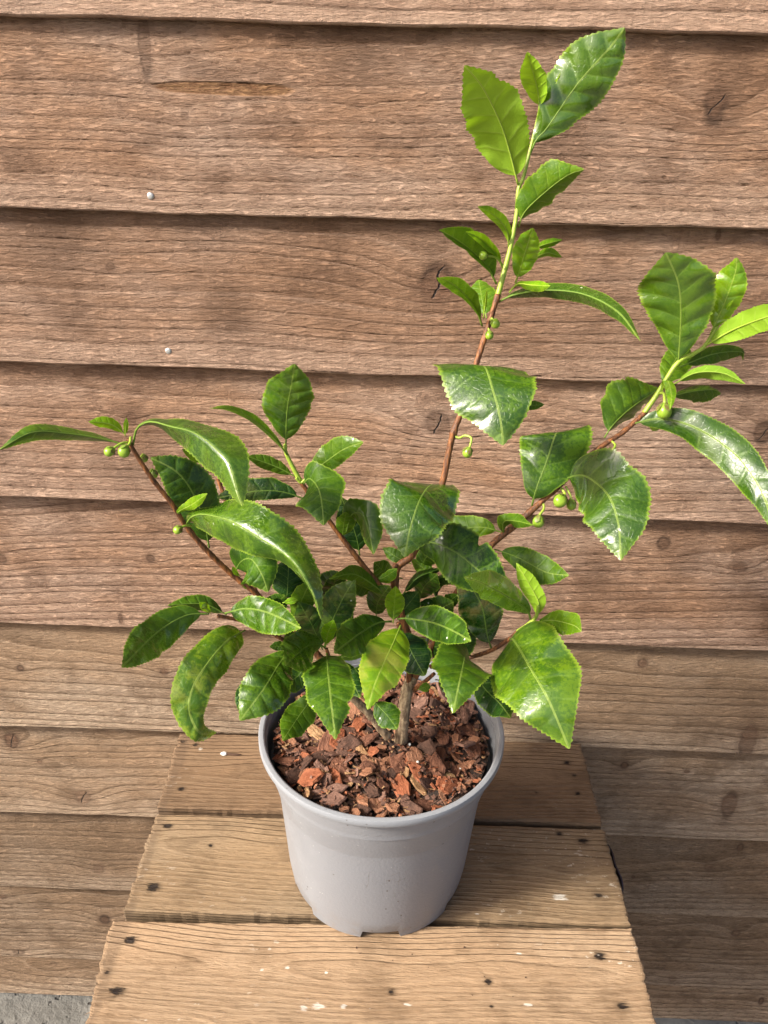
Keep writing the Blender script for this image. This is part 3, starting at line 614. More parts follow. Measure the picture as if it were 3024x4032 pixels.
LEAVES = [
[[0.72,0.1,0.3,0,0.5,0,1,1],[[[0.0711,0.525,1.0255],[-0.0179,0.0045,-0.0053],[0.0161,0.0,0.0045]],[[0.0625,0.5206,1.0463],[-0.0173,0.0043,-0.0055],[0.0156,0.0001,0.0047]],[[0.0557,0.5158,1.0596],[-0.0164,0.0041,-0.0069],[0.0147,0.0002,0.006]],[[0.0433,0.5074,1.0768],[-0.0147,0.0038,-0.0091],[0.0131,0.0003,0.0081]],[[0.0313,0.5,1.0873],[-0.0134,0.0037,-0.0102],[0.0119,0.0004,0.0092]]]],
[[0.2,0.75,0.3,0,0.6,1,0,1],[[[0.0777,0.53,1.0435],[-0.0174,0.005,0.0068],[0.0161,-0.0004,-0.0061]],[[0.0808,0.5298,1.0513],[-0.0162,0.0048,0.0091],[0.015,-0.0002,-0.0081]],[[0.0863,0.5295,1.0576],[-0.0153,0.0047,0.0104],[0.0143,-0.0001,-0.0091]],[[0.1018,0.5279,1.082],[-0.015,0.0046,0.01],[0.0141,-0.0002,-0.0086]],[[0.1173,0.5261,1.1005],[-0.0146,0.0045,0.0098],[0.0138,-0.0003,-0.0084]],[[0.1238,0.525,1.1104],[-0.0148,0.0047,0.0091],[0.014,-0.0005,-0.0076]]]],
[[0.85,0,0.3,0,0.5,0,1,1],[[[0.0807,0.533,1.0666],[-0.0082,-0.0021,-0.0003],[0.0057,-0.0063,-0.0]],[[0.0798,0.5317,1.0728],[-0.0081,-0.0021,-0.0009],[0.0057,-0.0062,0.0004]],[[0.0766,0.5285,1.0814],[-0.0078,-0.0021,-0.0018],[0.0055,-0.0062,0.0011]],[[0.0685,0.52,1.0965],[-0.0075,-0.002,-0.0022],[0.0053,-0.0059,0.0012]]]],
[[0.9,0,0.3,0,0.5,0,1,1],[[[0.0833,0.534,1.0601],[-0.0017,0.0005,0.0005],[0.0015,-0.0,-0.0004]],[[0.087,0.5325,1.0743],[-0.0017,0.0005,0.0005],[0.0014,-0.0,-0.0004]],[[0.0908,0.53,1.0876],[-0.0016,0.0005,0.0005],[0.0014,-0.0,-0.0004]]]],
[[0.36,0.3,0.3,0,0.5,0,0,1],[[[0.0736,0.522,1.0002],[-0.0129,0.0022,0.0043],[0.0086,0.0102,-0.0035]],[[0.0764,0.5199,1.0098],[-0.0117,0.0022,0.0066],[0.008,0.01,-0.0045]],[[0.087,0.5135,1.0223],[-0.0095,0.0021,0.0091],[0.007,0.0098,-0.0055]],[[0.0976,0.5058,1.0321],[-0.0073,0.0018,0.0105],[0.0061,0.0097,-0.0061]],[[0.1059,0.5,1.0358],[-0.0058,0.0015,0.0113],[0.0054,0.0096,-0.0064]]]],
[[0.6,0,0.3,0,0.5,0,0,1],[[[0.0681,0.518,0.9881],[-0.0027,0.0058,-0.0011],[0.005,0.0042,-0.0]],[[0.0657,0.5133,0.9981],[-0.0025,0.0056,-0.0017],[0.0046,0.0043,0.001]],[[0.0597,0.5066,1.0053],[-0.0018,0.0054,-0.0027],[0.0036,0.0045,0.0025]],[[0.0518,0.4985,1.0108],[-0.0011,0.0051,-0.0032],[0.0026,0.0046,0.0032]],[[0.0439,0.49,1.0144],[-0.0008,0.005,-0.0033],[0.002,0.0046,0.0034]]]],
[[0.25,0,0.3,0,0.5,0,0,1],[[[0.062,0.514,0.9664],[-0.0031,-0.01,0.0005],[0.009,-0.0002,0.0054]],[[0.0541,0.5077,0.9781],[-0.0027,-0.0099,0.0],[0.008,0.0001,0.0065]],[[0.0418,0.4956,0.989],[-0.0021,-0.0097,-0.0005],[0.0061,0.0004,0.0078]],[[0.0306,0.4827,0.9969],[-0.0016,-0.0095,-0.0007],[0.0049,0.0006,0.0083]],[[0.0208,0.47,1.0026],[-0.0013,-0.0092,-0.0008],[0.0043,0.0006,0.0083]]]],
[[0.75,0,0.3,0,0.5,0,0,1],[[[0.0644,0.512,0.9769],[-0.0032,-0.0049,-0.0004],[0.0026,-0.0049,0.002]],[[0.0606,0.5075,0.9842],[-0.0029,-0.005,-0.0009],[0.0023,-0.0048,0.0025]],[[0.0533,0.4987,0.9911],[-0.0023,-0.005,-0.0014],[0.0017,-0.0045,0.003]],[[0.045,0.4872,0.9976],[-0.0018,-0.0049,-0.0018],[0.0012,-0.0043,0.0033]],[[0.0366,0.475,1.0017],[-0.0014,-0.0049,-0.0019],[0.0009,-0.0041,0.0033]]]],
[[0.66,0.7,0.3,0,0.5,1,0,1],[[[0.0733,0.51,0.9677],[-0.0079,0.0005,0.0023],[0.0079,-0.0025,-0.002]],[[0.0749,0.5052,0.9777],[-0.0078,0.0005,0.0021],[0.0078,-0.0025,-0.0019]],[[0.0755,0.4981,0.987],[-0.0077,0.0004,0.0019],[0.0077,-0.0024,-0.0017]],[[0.0761,0.48,1.0044],[-0.0073,0.0004,0.0018],[0.0073,-0.0023,-0.0017]]]],
[[0.6,0,0.3,0,0.5,0,0,1],[[[0.0835,0.52,0.9878],[-0.0006,0.0042,0.0021],[0.0017,0.0035,-0.0027]],[[0.0927,0.5235,0.9907],[-0.0004,0.0042,0.0022],[0.0017,0.0035,-0.0027]],[[0.104,0.53,0.9929],[-0.0003,0.0043,0.0022],[0.0017,0.0036,-0.0028]]]],
[[0.65,0,0.3,0,0.5,0,0,1],[[[0.0846,0.522,0.9813],[-0.0011,0.0039,0.0026],[0.0017,0.0037,-0.0025]],[[0.0945,0.5252,0.9851],[0.0001,0.0037,0.003],[0.0011,0.0038,-0.0027]],[[0.1051,0.53,0.9819],[0.0014,0.0035,0.003],[0.0003,0.004,-0.0027]]]],
[[0.42,0,0.3,0,0.5,0,0,1],[[[0.0541,0.506,0.9405],[-0.0021,-0.0086,0.0014],[0.0027,-0.0079,0.0031]],[[0.0499,0.5003,0.9499],[-0.0022,-0.0085,0.001],[0.0039,-0.0069,0.0039]],[[0.0408,0.4858,0.9627],[-0.0024,-0.0081,-0.0001],[0.0043,-0.005,0.0054]],[[0.029,0.4657,0.9742],[-0.0026,-0.007,-0.0031],[0.0019,-0.0058,0.0052]],[[0.02,0.45,0.9791],[-0.0022,-0.0011,-0.0074],[0.0003,-0.0071,0.0033]]]],
[[0.3,0.2,0.3,0,0.5,0,0,1],[[[0.0571,0.512,0.9447],[-0.0085,0.0015,-0.0027],[0.0094,0.0007,0.0025]],[[0.0544,0.5211,0.954],[-0.0087,0.0016,-0.0024],[0.0096,0.0006,0.0022]],[[0.0527,0.54,0.9646],[-0.009,0.0017,-0.0021],[0.0099,0.0006,0.0019]]]],
[[0.9,0,0.3,0,0.5,0,0,1],[[[0.0544,0.507,0.9454],[-0.0011,0.0003,0.0],[0.0011,-0.0,-0.0001]],[[0.0543,0.5022,0.9561],[-0.0011,0.0003,0.0001],[0.0011,-0.0,-0.0001]],[[0.0539,0.495,0.966],[-0.001,0.0003,0.0001],[0.0011,-0.0,-0.0001]]]],
[[0.12,0.5,0.3,0,0.5,0,0,1],[[[0.0635,0.51,0.9555],[-0.0015,0.0091,0.0028],[0.0037,0.0063,-0.0062]],[[0.0726,0.5061,0.9611],[-0.0007,0.0089,0.0032],[0.0031,0.0062,-0.0065]],[[0.0905,0.4928,0.9669],[0.0009,0.0085,0.0035],[0.0019,0.0062,-0.0066]],[[0.1094,0.472,0.9687],[0.0026,0.0078,0.0033],[0.0006,0.0062,-0.0063]],[[0.1242,0.4471,0.9638],[0.0044,0.0068,0.0024],[-0.001,0.0064,-0.0054]],[[0.1314,0.42,0.9539],[0.005,0.0061,0.0015],[-0.0015,0.0063,-0.0048]]]],
[[0.75,0,0.3,0,0.5,0,0,1],[[[0.0699,0.509,0.962],[-0.0006,0.0065,0.0001],[0.0023,0.0057,-0.0023]],[[0.0736,0.5014,0.9686],[-0.0,0.0064,0.0009],[0.0019,0.0052,-0.0032]],[[0.0803,0.4853,0.9709],[0.0009,0.006,0.0015],[0.0009,0.0043,-0.0044]],[[0.0866,0.46,0.9749],[0.0006,0.0049,0.0032],[0.0009,0.0029,-0.0051]]]],
[[0.12,0.7,0.6,0,0.5,0,0,1],[[[0.0444,0.491,0.8892],[0.0296,-0.0017,-0.0087],[-0.0302,0.009,0.0067]],[[0.0482,0.489,0.9058],[0.0279,-0.0024,-0.0116],[-0.0284,0.0097,0.01]],[[0.0533,0.474,0.923],[0.029,-0.0001,-0.0018],[-0.0295,0.0071,0.0]],[[0.0581,0.45,0.9132],[0.0264,0.0028,0.0088],[-0.0267,0.0037,-0.0112]],[[0.0622,0.438,0.8999],[0.0271,0.0016,0.0056],[-0.0273,0.0048,-0.0081]],[[0.0644,0.432,0.8863],[0.0274,0.001,0.0039],[-0.0277,0.0054,-0.0065]]]],
[[0.1,0,0.3,0,0.5,0,0,1],[[[0.0791,0.5,0.8888],[-0.0003,0.0013,0.0027],[0.0004,-0.0006,-0.0029]],[[0.0914,0.5082,0.8872],[-0.0003,0.0013,0.0027],[0.0004,-0.0006,-0.003]],[[0.1034,0.52,0.8844],[-0.0003,0.0013,0.0028],[0.0004,-0.0007,-0.003]]]],
[[0.1,1,0.4,0,0.5,0,0,1],[[[0.0321,0.476,0.8312],[0.0213,0.0075,0.0121],[-0.0214,-0.002,-0.015]],[[0.0262,0.468,0.8435],[0.0248,0.0009,-0.0021],[-0.0252,0.0046,-0.0003]],[[0.0177,0.445,0.8444],[0.0208,-0.003,-0.0114],[-0.0211,0.0084,0.0093]],[[0.0114,0.428,0.8316],[0.0227,-0.0004,-0.0058],[-0.0232,0.0056,0.0034]],[[0.0083,0.42,0.8141],[0.0231,0.0003,-0.0044],[-0.0236,0.0047,0.0017]]]],
[[0.26,0.75,0.3,0,0.62,1,0,1],[[[0.1987,0.542,0.9087],[-0.0236,0.0117,-0.0014],[0.0229,-0.0054,-0.0001]],[[0.1974,0.5413,0.9195],[-0.0234,0.0115,-0.0017],[0.0227,-0.0052,0.0003]],[[0.1923,0.538,0.9467],[-0.0227,0.0107,-0.0035],[0.0221,-0.0046,0.0021]],[[0.1852,0.5344,0.9677],[-0.0214,0.0093,-0.0084],[0.0208,-0.0034,0.0068]],[[0.172,0.53,0.9871],[-0.0198,0.0081,-0.0113],[0.0192,-0.0024,0.0095]]]],
[[0.62,0.6,0.3,0,0.55,1,0,1],[[[0.2183,0.546,0.9315],[-0.0095,0.0061,0.0034],[0.0093,-0.0031,-0.0035]],[[0.2205,0.5454,0.9413],[-0.0094,0.006,0.0034],[0.0092,-0.0031,-0.0035]],[[0.2229,0.5442,0.9534],[-0.0095,0.0059,0.003],[0.0093,-0.003,-0.003]],[[0.2245,0.5416,0.9738],[-0.0097,0.0057,0.0014],[0.0094,-0.0028,-0.0016]],[[0.2228,0.54,0.9841],[-0.0097,0.0055,0.0003],[0.0095,-0.0027,-0.0005]]]],
[[0.95,0,0.3,0,0.5,0,0,1],[[[0.2227,0.547,0.9395],[-0.0012,0.0008,0.0006],[0.0013,-0.0005,-0.0006]],[[0.2244,0.5444,0.948],[-0.0011,0.0008,0.0006],[0.0013,-0.0005,-0.0007]],[[0.2266,0.54,0.9565],[-0.0011,0.0008,0.0007],[0.0012,-0.0004,-0.0008]]]],
[[0.72,0.2,0.3,0,0.5,0,1,1],[[[0.2159,0.546,0.9226],[-0.0046,0.0046,0.0068],[0.0054,-0.0026,-0.0073]],[[0.2277,0.5347,0.9369],[-0.0039,0.0043,0.0071],[0.0047,-0.0024,-0.0075]],[[0.2392,0.5113,0.9516],[-0.0027,0.0038,0.0073],[0.0035,-0.002,-0.0077]],[[0.2456,0.49,0.9602],[-0.0021,0.0035,0.0072],[0.003,-0.0018,-0.0075]]]],
[[0.2,0,0.6,0,0.5,0,0,1],[[[0.1918,0.545,0.8906],[-0.0073,0.0042,0.0017],[0.0113,-0.0033,-0.0032]],[[0.1967,0.5524,0.9014],[-0.0071,0.0043,0.0024],[0.011,-0.0034,-0.0041]],[[0.2157,0.58,0.9191],[-0.007,0.0045,0.0032],[0.0109,-0.0036,-0.0052]]]],
[[0.15,0,0.3,0,0.5,0,0,1],[[[0.2018,0.545,0.908],[-0.0004,0.0072,0.0034],[0.0042,0.0021,-0.0064]],[[0.2265,0.5541,0.9155],[0.0,0.0066,0.0045],[0.0035,0.0012,-0.0071]],[[0.2511,0.5658,0.9151],[0.0045,0.0063,0.0027],[-0.0004,0.0045,-0.0068]],[[0.2564,0.57,0.9079],[0.0061,0.0056,0.0],[-0.0026,0.0068,-0.004]]]],
[[0.42,0,0.3,0,0.5,0,1,1],[[[0.1976,0.541,0.8958],[0.0007,0.0099,0.0013],[0.0054,0.0056,-0.0063]],[[0.2084,0.5325,0.907],[0.0017,0.0094,0.0019],[0.0045,0.0056,-0.0066]],[[0.2206,0.5176,0.9116],[0.0036,0.0085,0.0022],[0.0026,0.006,-0.0068]],[[0.2298,0.5,0.9097],[0.0045,0.0078,0.002],[0.0018,0.0062,-0.0066]]]],
[[0.22,0,0.3,0,0.5,0,0,1],[[[0.1944,0.54,0.8867],[0.003,0.0124,-0.0002],[0.0052,0.0088,-0.0076]],[[0.2157,0.5503,0.8884],[0.0034,0.0125,0.0006],[0.0053,0.007,-0.0094]],[[0.236,0.5634,0.8865],[0.005,0.0122,-0.0003],[0.0021,0.0036,-0.0126]],[[0.2457,0.57,0.8819],[0.0057,0.0121,-0.0013],[-0.0037,-0.0022,-0.0127]]]],
[[0.18,0.2,0.8,0,0.5,0,0,1],[[[0.1504,0.525,0.8594],[-0.0172,0.0083,0.0093],[0.0102,0.0161,-0.0093]],[[0.1574,0.5298,0.8692],[-0.0158,0.0085,0.0113],[0.01,0.0161,-0.0095]],[[0.1729,0.5418,0.879],[-0.0132,0.0088,0.0144],[0.0097,0.0163,-0.01]],[[0.1953,0.56,0.8868],[-0.0123,0.0089,0.0158],[0.0101,0.0166,-0.0101]]]],
[[0.1,0.6,0.2,0,0.5,0,0,1],[[[0.1704,0.532,0.8682],[-0.0027,0.0063,0.0109],[0.0038,-0.0037,-0.0125]],[[0.1861,0.5269,0.8744],[-0.0006,0.0057,0.0113],[0.0017,-0.0031,-0.0129]],[[0.2028,0.5176,0.8748],[0.0031,0.0043,0.0113],[-0.0022,-0.0017,-0.0129]],[[0.22,0.5037,0.8692],[0.0059,0.0028,0.0104],[-0.005,-0.0003,-0.0119]],[[0.2343,0.4858,0.8592],[0.0082,0.0012,0.0087],[-0.0074,0.0013,-0.0102]],[[0.243,0.4625,0.8436],[0.0098,-0.0007,0.0063],[-0.0091,0.0031,-0.0077]],[[0.2435,0.44,0.8291],[0.0101,-0.0014,0.005],[-0.0094,0.0037,-0.0064]]]],
[[0.75,0,0.3,0,0.5,0,0,1],[[[0.1893,0.538,0.8892],[0.0032,-0.001,-0.0011],[-0.003,0.0018,0.0008]],[[0.1899,0.5329,0.9009],[0.0034,-0.0007,0.0001],[-0.0031,0.0015,-0.0004]],[[0.1919,0.5255,0.8938],[0.0033,-0.0005,0.0008],[-0.0031,0.0013,-0.001]],[[0.1895,0.515,0.8857],[0.0033,-0.0007,0.0001],[-0.0031,0.0015,-0.0004]]]],
[[0.1,0.2,0.9,0,0.55,0,0,1],[[[0.1004,0.505,0.8127],[-0.022,0.0084,0.002],[0.025,-0.0037,-0.0047]],[[0.1026,0.506,0.8274],[-0.0214,0.0089,0.0032],[0.0244,-0.0042,-0.0059]],[[0.1093,0.515,0.8444],[-0.0211,0.0092,0.0041],[0.0242,-0.0045,-0.0067]],[[0.1155,0.525,0.8621],[-0.0221,0.0062,-0.0048],[0.0253,-0.0011,0.0033]],[[0.1266,0.555,0.844],[-0.0205,0.0027,-0.0139],[0.0237,0.003,0.013]]]],
[[0.1,0.7,0.4,0,0.48,0,0,1],[[[0.1221,0.511,0.8325],[-0.004,0.0145,0.0233],[0.0048,-0.0075,-0.0225]],[[0.132,0.495,0.8419],[0.0061,0.0117,0.0233],[-0.004,-0.0053,-0.0224]],[[0.1415,0.468,0.8412],[0.0196,0.0046,0.0158],[-0.0157,0.0007,-0.0159]],[[0.1455,0.447,0.8302],[0.0237,-0.0006,0.0075],[-0.0192,0.005,-0.0087]],[[0.146,0.43,0.8118],[0.024,-0.0022,0.0044],[-0.0195,0.0062,-0.0062]]]],
[[0.3,0,0.3,0,0.5,0,0,1],[[[0.0812,0.497,0.7908],[-0.0075,0.0025,-0.0016],[0.0032,0.0066,-0.0034]],[[0.0788,0.4892,0.8067],[-0.0044,0.0063,0.0018],[0.0039,0.0045,-0.0052]],[[0.0858,0.4781,0.8133],[0.0011,0.0072,0.0024],[0.0008,0.0033,-0.0069]],[[0.0939,0.46,0.8199],[0.0017,0.0072,-0.0007],[0.0002,0.0032,-0.0067]]]],
[[0.25,0,0.7,0,0.5,0,0,1],[[[0.08,0.5,0.793],[-0.0019,-0.0028,-0.0084],[0.0023,0.0049,0.0077]],[[0.0666,0.5036,0.7947],[-0.0006,-0.003,-0.0085],[0.0009,0.0051,0.0079]],[[0.0525,0.51,0.7902],[0.0003,-0.0032,-0.0086],[-0.0001,0.0053,0.0079]],[[0.0341,0.52,0.7859],[-0.0003,-0.0032,-0.0088],[0.0004,0.0054,0.0081]]]],
[[0.05,0.2,0.7,0,0.5,0,0,1],[[[0.0147,0.466,0.7951],[-0.0071,0.0106,0.0142],[0.007,-0.0064,-0.0158]],[[0.0261,0.458,0.8049],[-0.0004,0.0107,0.0153],[0.0006,-0.0066,-0.0168]],[[0.0427,0.447,0.8042],[0.0086,0.0091,0.0134],[-0.0079,-0.0051,-0.015]],[[0.0595,0.438,0.7949],[0.0099,0.0085,0.0126],[-0.009,-0.0046,-0.0143]],[[0.0791,0.432,0.786],[0.009,0.0089,0.013],[-0.008,-0.005,-0.0147]]]],
[[0.15,0,0.5,0,0.5,0,0,1],[[[0.075,0.495,0.7816],[0.0035,0.0056,0.0086],[-0.0029,-0.0031,-0.0091]],[[0.0919,0.4879,0.779],[0.0041,0.0053,0.0083],[-0.0035,-0.0029,-0.0089]],[[0.1099,0.4732,0.7763],[0.0031,0.0056,0.0083],[-0.0024,-0.0032,-0.0089]],[[0.1227,0.46,0.7821],[0.0015,0.0059,0.0082],[-0.0009,-0.0036,-0.0088]]]],
[[0.26,0.9,0.3,0,0.52,0,0,1],[[[0.0955,0.438,0.7595],[-0.0084,0.0005,-0.0041],[0.0098,0.0015,0.0031]],[[0.0928,0.4355,0.7669],[-0.0072,-0.0009,-0.0058],[0.0084,0.003,0.0051]],[[0.0838,0.428,0.7784],[-0.0048,-0.0024,-0.0073],[0.0057,0.0046,0.0068]],[[0.0682,0.4112,0.7967],[-0.0038,-0.0027,-0.0073],[0.0045,0.0049,0.0069]],[[0.0531,0.3909,0.8154],[-0.0027,-0.0028,-0.0072],[0.0032,0.0049,0.0068]],[[0.041,0.372,0.8297],[-0.0019,-0.0028,-0.0069],[0.0023,0.0049,0.0067]]]],
[[0.75,0,0.3,0,0.5,0,1,1],[[[0.0984,0.437,0.7603],[-0.0062,0.0024,-0.0],[0.0059,-0.001,-0.0008]],[[0.0999,0.4389,0.7717],[-0.0062,0.0011,-0.0019],[0.0059,0.0002,0.001]],[[0.0914,0.4443,0.7858],[-0.0054,-0.0002,-0.0038],[0.0051,0.0014,0.0027]],[[0.0837,0.45,0.7961],[-0.0053,-0.0004,-0.004],[0.005,0.0015,0.0029]]]],
[[0.28,0.7,0.3,0,0.6,0,0,1],[[[0.0972,0.438,0.7558],[-0.0015,0.0056,0.006],[0.0019,-0.004,-0.0071]],[[0.107,0.4288,0.7655],[0.0002,0.0053,0.0062],[0.0002,-0.0037,-0.0073]],[[0.1166,0.4107,0.7746],[0.0032,0.0042,0.0058],[-0.0028,-0.0026,-0.0068]],[[0.1197,0.4,0.7772],[0.0045,0.0034,0.0052],[-0.004,-0.0019,-0.0062]]]],
[[0.2,0.65,0.8,0,0.42,0,0,1],[[[0.0833,0.441,0.7409],[0.0133,0.0167,0.0211],[-0.0122,-0.0109,-0.0252]],[[0.0842,0.425,0.7501],[0.0195,0.0126,0.0173],[-0.0184,-0.0071,-0.0213]],[[0.0902,0.395,0.7512],[0.0234,0.0078,0.0119],[-0.0223,-0.0027,-0.0158]],[[0.0983,0.37,0.7462],[0.0233,0.0065,0.0104],[-0.022,-0.0017,-0.0143]],[[0.1107,0.355,0.7232],[0.0237,0.0056,0.0094],[-0.0223,-0.0011,-0.0135]]]],
[[0.0,0.5,0.2,0.55,0.5,0,0,1],[[[0.0725,0.444,0.7297],[-0.0139,-0.0,-0.0063],[0.013,0.0027,0.0038]],[[0.0687,0.4444,0.7402],[-0.0141,0.0006,-0.0055],[0.0132,0.0022,0.0031]],[[0.0631,0.4462,0.7631],[-0.0133,-0.0003,-0.0067],[0.0125,0.0029,0.0043]],[[0.0529,0.4483,0.7792],[-0.0107,-0.0026,-0.0098],[0.0101,0.0051,0.0072]],[[0.043,0.45,0.7876],[-0.0092,-0.0034,-0.0109],[0.0086,0.0059,0.0083]]]],
[[0.15,0.25,0.6,0,0.42,0,0,1],[[[0.0587,0.449,0.7198],[-0.0036,-0.0102,-0.0189],[0.0042,0.0144,0.0159]],[[0.0536,0.435,0.7307],[0.0121,-0.0091,-0.0147],[-0.0116,0.0132,0.0117]],[[0.0504,0.415,0.7386],[0.0199,-0.0018,-0.0032],[-0.0195,0.0056,0.0003]],[[0.0456,0.39,0.7415],[0.019,-0.0017,-0.003],[-0.0186,0.0053,0.0002]],[[0.0415,0.375,0.7299],[0.0187,-0.0015,-0.0029],[-0.0183,0.005,-0.0]]]],
[[0.0,0,0.3,0,0.5,0,0,1],[[[0.0596,0.45,0.7093],[0.0105,0.0047,0.0055],[-0.0091,-0.002,-0.0065]],[[0.0693,0.4362,0.7012],[0.0097,0.0053,0.0061],[-0.0083,-0.0026,-0.0071]],[[0.0779,0.418,0.7033],[0.0092,0.0052,0.0061],[-0.0078,-0.0027,-0.007]],[[0.0827,0.4,0.7065],[0.0094,0.0046,0.0054],[-0.008,-0.0022,-0.0064]]]],
[[0.03,0.3,0.2,0,0.5,0,0,1],[[[0.0455,0.455,0.7048],[-0.0109,0.0037,0.0011],[0.0111,-0.0015,-0.0028]],[[0.0489,0.4562,0.7205],[-0.0105,0.0041,0.0018],[0.0107,-0.0019,-0.0034]],[[0.0532,0.4578,0.7316],[-0.0098,0.0048,0.0029],[0.0101,-0.0026,-0.0044]],[[0.0591,0.46,0.7431],[-0.0095,0.0051,0.0033],[0.0098,-0.0029,-0.0048]]]],
[[0.2,0,0.3,0,0.5,0,0,1],[[[0.0229,0.455,0.6826],[-0.0012,0.0023,0.0021],[0.0012,-0.0016,-0.0026]],[[0.0274,0.4513,0.688],[-0.0008,0.0023,0.0022],[0.0009,-0.0017,-0.0027]],[[0.0319,0.445,0.6941],[-0.0005,0.0023,0.0022],[0.0005,-0.0017,-0.0027]]]],
[[0.48,0.3,0.3,0,0.5,0,0,1],[[[0.0028,0.437,0.7527],[-0.0063,-0.0005,0.0006],[0.0067,-0.0008,0.0003]],[[0.0031,0.4344,0.7645],[-0.0063,-0.0005,0.0006],[0.0066,-0.0008,0.0003]],[[0.0036,0.425,0.7899],[-0.006,-0.0005,0.0005],[0.0063,-0.0008,0.0002]]]],
[[0.08,0.25,0.7,0,0.5,0,0,1],[[[0.0018,0.437,0.7545],[0.0021,-0.0057,-0.0112],[-0.002,0.0078,0.009]],[[-0.0075,0.429,0.7581],[0.0045,-0.0052,-0.0105],[-0.0043,0.0073,0.0083]],[[-0.019,0.4068,0.7641],[0.007,-0.0041,-0.0088],[-0.0068,0.0061,0.0068]],[[-0.0312,0.365,0.7796],[0.007,-0.0035,-0.0077],[-0.0068,0.0053,0.0058]]]],
[[0.06,0.3,0.6,0,0.5,0,0,1],[[[0.0055,0.437,0.7566],[-0.001,0.0079,0.0091],[0.0009,-0.005,-0.0098]],[[0.0116,0.4339,0.7593],[0.0002,0.0078,0.0091],[-0.0002,-0.005,-0.0098]],[[0.0272,0.4178,0.7679],[0.0027,0.0073,0.0086],[-0.0024,-0.0046,-0.0092]],[[0.0389,0.3986,0.7756],[0.0045,0.0065,0.0077],[-0.004,-0.004,-0.0085]],[[0.0488,0.375,0.7845],[0.005,0.0059,0.0071],[-0.0043,-0.0035,-0.0078]]]],
[[0.62,0.15,0.5,0.35,0.5,0,0,1],[[[0.0081,0.436,0.7525],[0.0141,-0.0017,-0.0052],[-0.0143,0.0047,0.0033]],[[0.0034,0.412,0.755],[0.0134,-0.0017,-0.0052],[-0.0136,0.0046,0.0033]],[[-0.0013,0.392,0.7561],[0.0128,-0.0017,-0.0051],[-0.0131,0.0044,0.0031]],[[-0.0077,0.372,0.7508],[0.0128,-0.001,-0.0042],[-0.0131,0.0036,0.0022]],[[-0.011,0.362,0.7413],[0.0128,-0.0005,-0.0035],[-0.0132,0.003,0.0015]]]],
[[0.0,0,0.1,0,0.5,0,0,1],[[[0.0092,0.45,0.7399],[0.0114,0.0039,0.0034],[-0.0113,-0.0015,-0.0051]],[[0.0152,0.4445,0.7275],[0.0112,0.0042,0.0038],[-0.0111,-0.0018,-0.0055]],[[0.0213,0.4368,0.7196],[0.0107,0.0046,0.0044],[-0.0106,-0.0023,-0.0062]],[[0.0262,0.43,0.7151],[0.0104,0.0048,0.0046],[-0.0103,-0.0025,-0.0064]]]],
[[0.12,0.2,0.6,0,0.5,0,0,1],[[[-0.0413,0.425,0.7353],[0.0163,0.0036,-0.0006],[-0.0166,-0.0004,-0.0018]],[[-0.0382,0.398,0.7444],[0.0154,0.0035,-0.0005],[-0.0157,-0.0005,-0.0018]],[[-0.0355,0.378,0.7475],[0.0148,0.0035,-0.0003],[-0.015,-0.0007,-0.002]],[[-0.0315,0.355,0.7435],[0.0142,0.0034,-0.0001],[-0.0144,-0.0008,-0.0021]],[[-0.0288,0.345,0.7326],[0.014,0.0034,-0.0001],[-0.0143,-0.0009,-0.0022]]]],
[[0.8,0,0.3,0,0.5,0,0,1],[[[-0.0422,0.425,0.7398],[-0.0046,0.0005,0.0004],[0.0045,0.0004,-0.0011]],[[-0.0403,0.4216,0.7528],[-0.0044,0.0008,0.0008],[0.0044,0.0001,-0.0014]],[[-0.0357,0.415,0.7689],[-0.0042,0.0011,0.0011],[0.0041,-0.0002,-0.0017]]]],
[[0.15,0.9,0.3,0,0.52,1,0,1],[[[-0.0419,0.425,0.7383],[-0.0074,-0.0057,-0.0095],[0.0068,0.0079,0.0073]],[[-0.0459,0.4212,0.7447],[-0.003,-0.0064,-0.0111],[0.0025,0.0085,0.0088]],[[-0.0516,0.4128,0.7497],[0.0049,-0.0053,-0.0107],[-0.0049,0.0074,0.0085]],[[-0.0562,0.401,0.753],[0.0082,-0.0036,-0.0089],[-0.0081,0.0057,0.0068]],[[-0.0617,0.375,0.7616],[0.0083,-0.003,-0.008],[-0.0083,0.005,0.006]]]],
[[0.12,0.6,0.7,0,0.55,1,0,1],[[[-0.0643,0.428,0.7367],[0.0128,-0.0032,-0.0104],[-0.0117,0.0056,0.007]],[[-0.0711,0.41,0.7364],[0.0131,-0.0024,-0.0093],[-0.012,0.0048,0.0062]],[[-0.0774,0.385,0.7353],[0.0128,-0.0021,-0.0087],[-0.0118,0.0043,0.0056]],[[-0.0899,0.368,0.7237],[0.0121,-0.0025,-0.0089],[-0.0112,0.0045,0.0058]]]],
[[0.18,0,0.5,0,0.5,0,0,1],[[[-0.045,0.41,0.7166],[0.0081,-0.002,-0.0055],[-0.008,0.0037,0.0038]],[[-0.0561,0.3974,0.7059],[0.0081,-0.0019,-0.0053],[-0.008,0.0035,0.0036]],[[-0.0652,0.375,0.7025],[0.0079,-0.0017,-0.0049],[-0.0079,0.0032,0.0033]]]],
[[0.12,0,0.4,0,0.5,0,0,1],[[[-0.0091,0.42,0.7006],[0.0062,0.0045,0.0037],[-0.006,-0.0028,-0.0048]],[[-0.0044,0.417,0.6969],[0.0062,0.0045,0.0037],[-0.0059,-0.0029,-0.0048]],[[0.0022,0.4097,0.6946],[0.0064,0.0043,0.0034],[-0.0061,-0.0026,-0.0046]],[[0.008,0.4,0.6933],[0.0066,0.0039,0.0031],[-0.0063,-0.0024,-0.0042]]]],
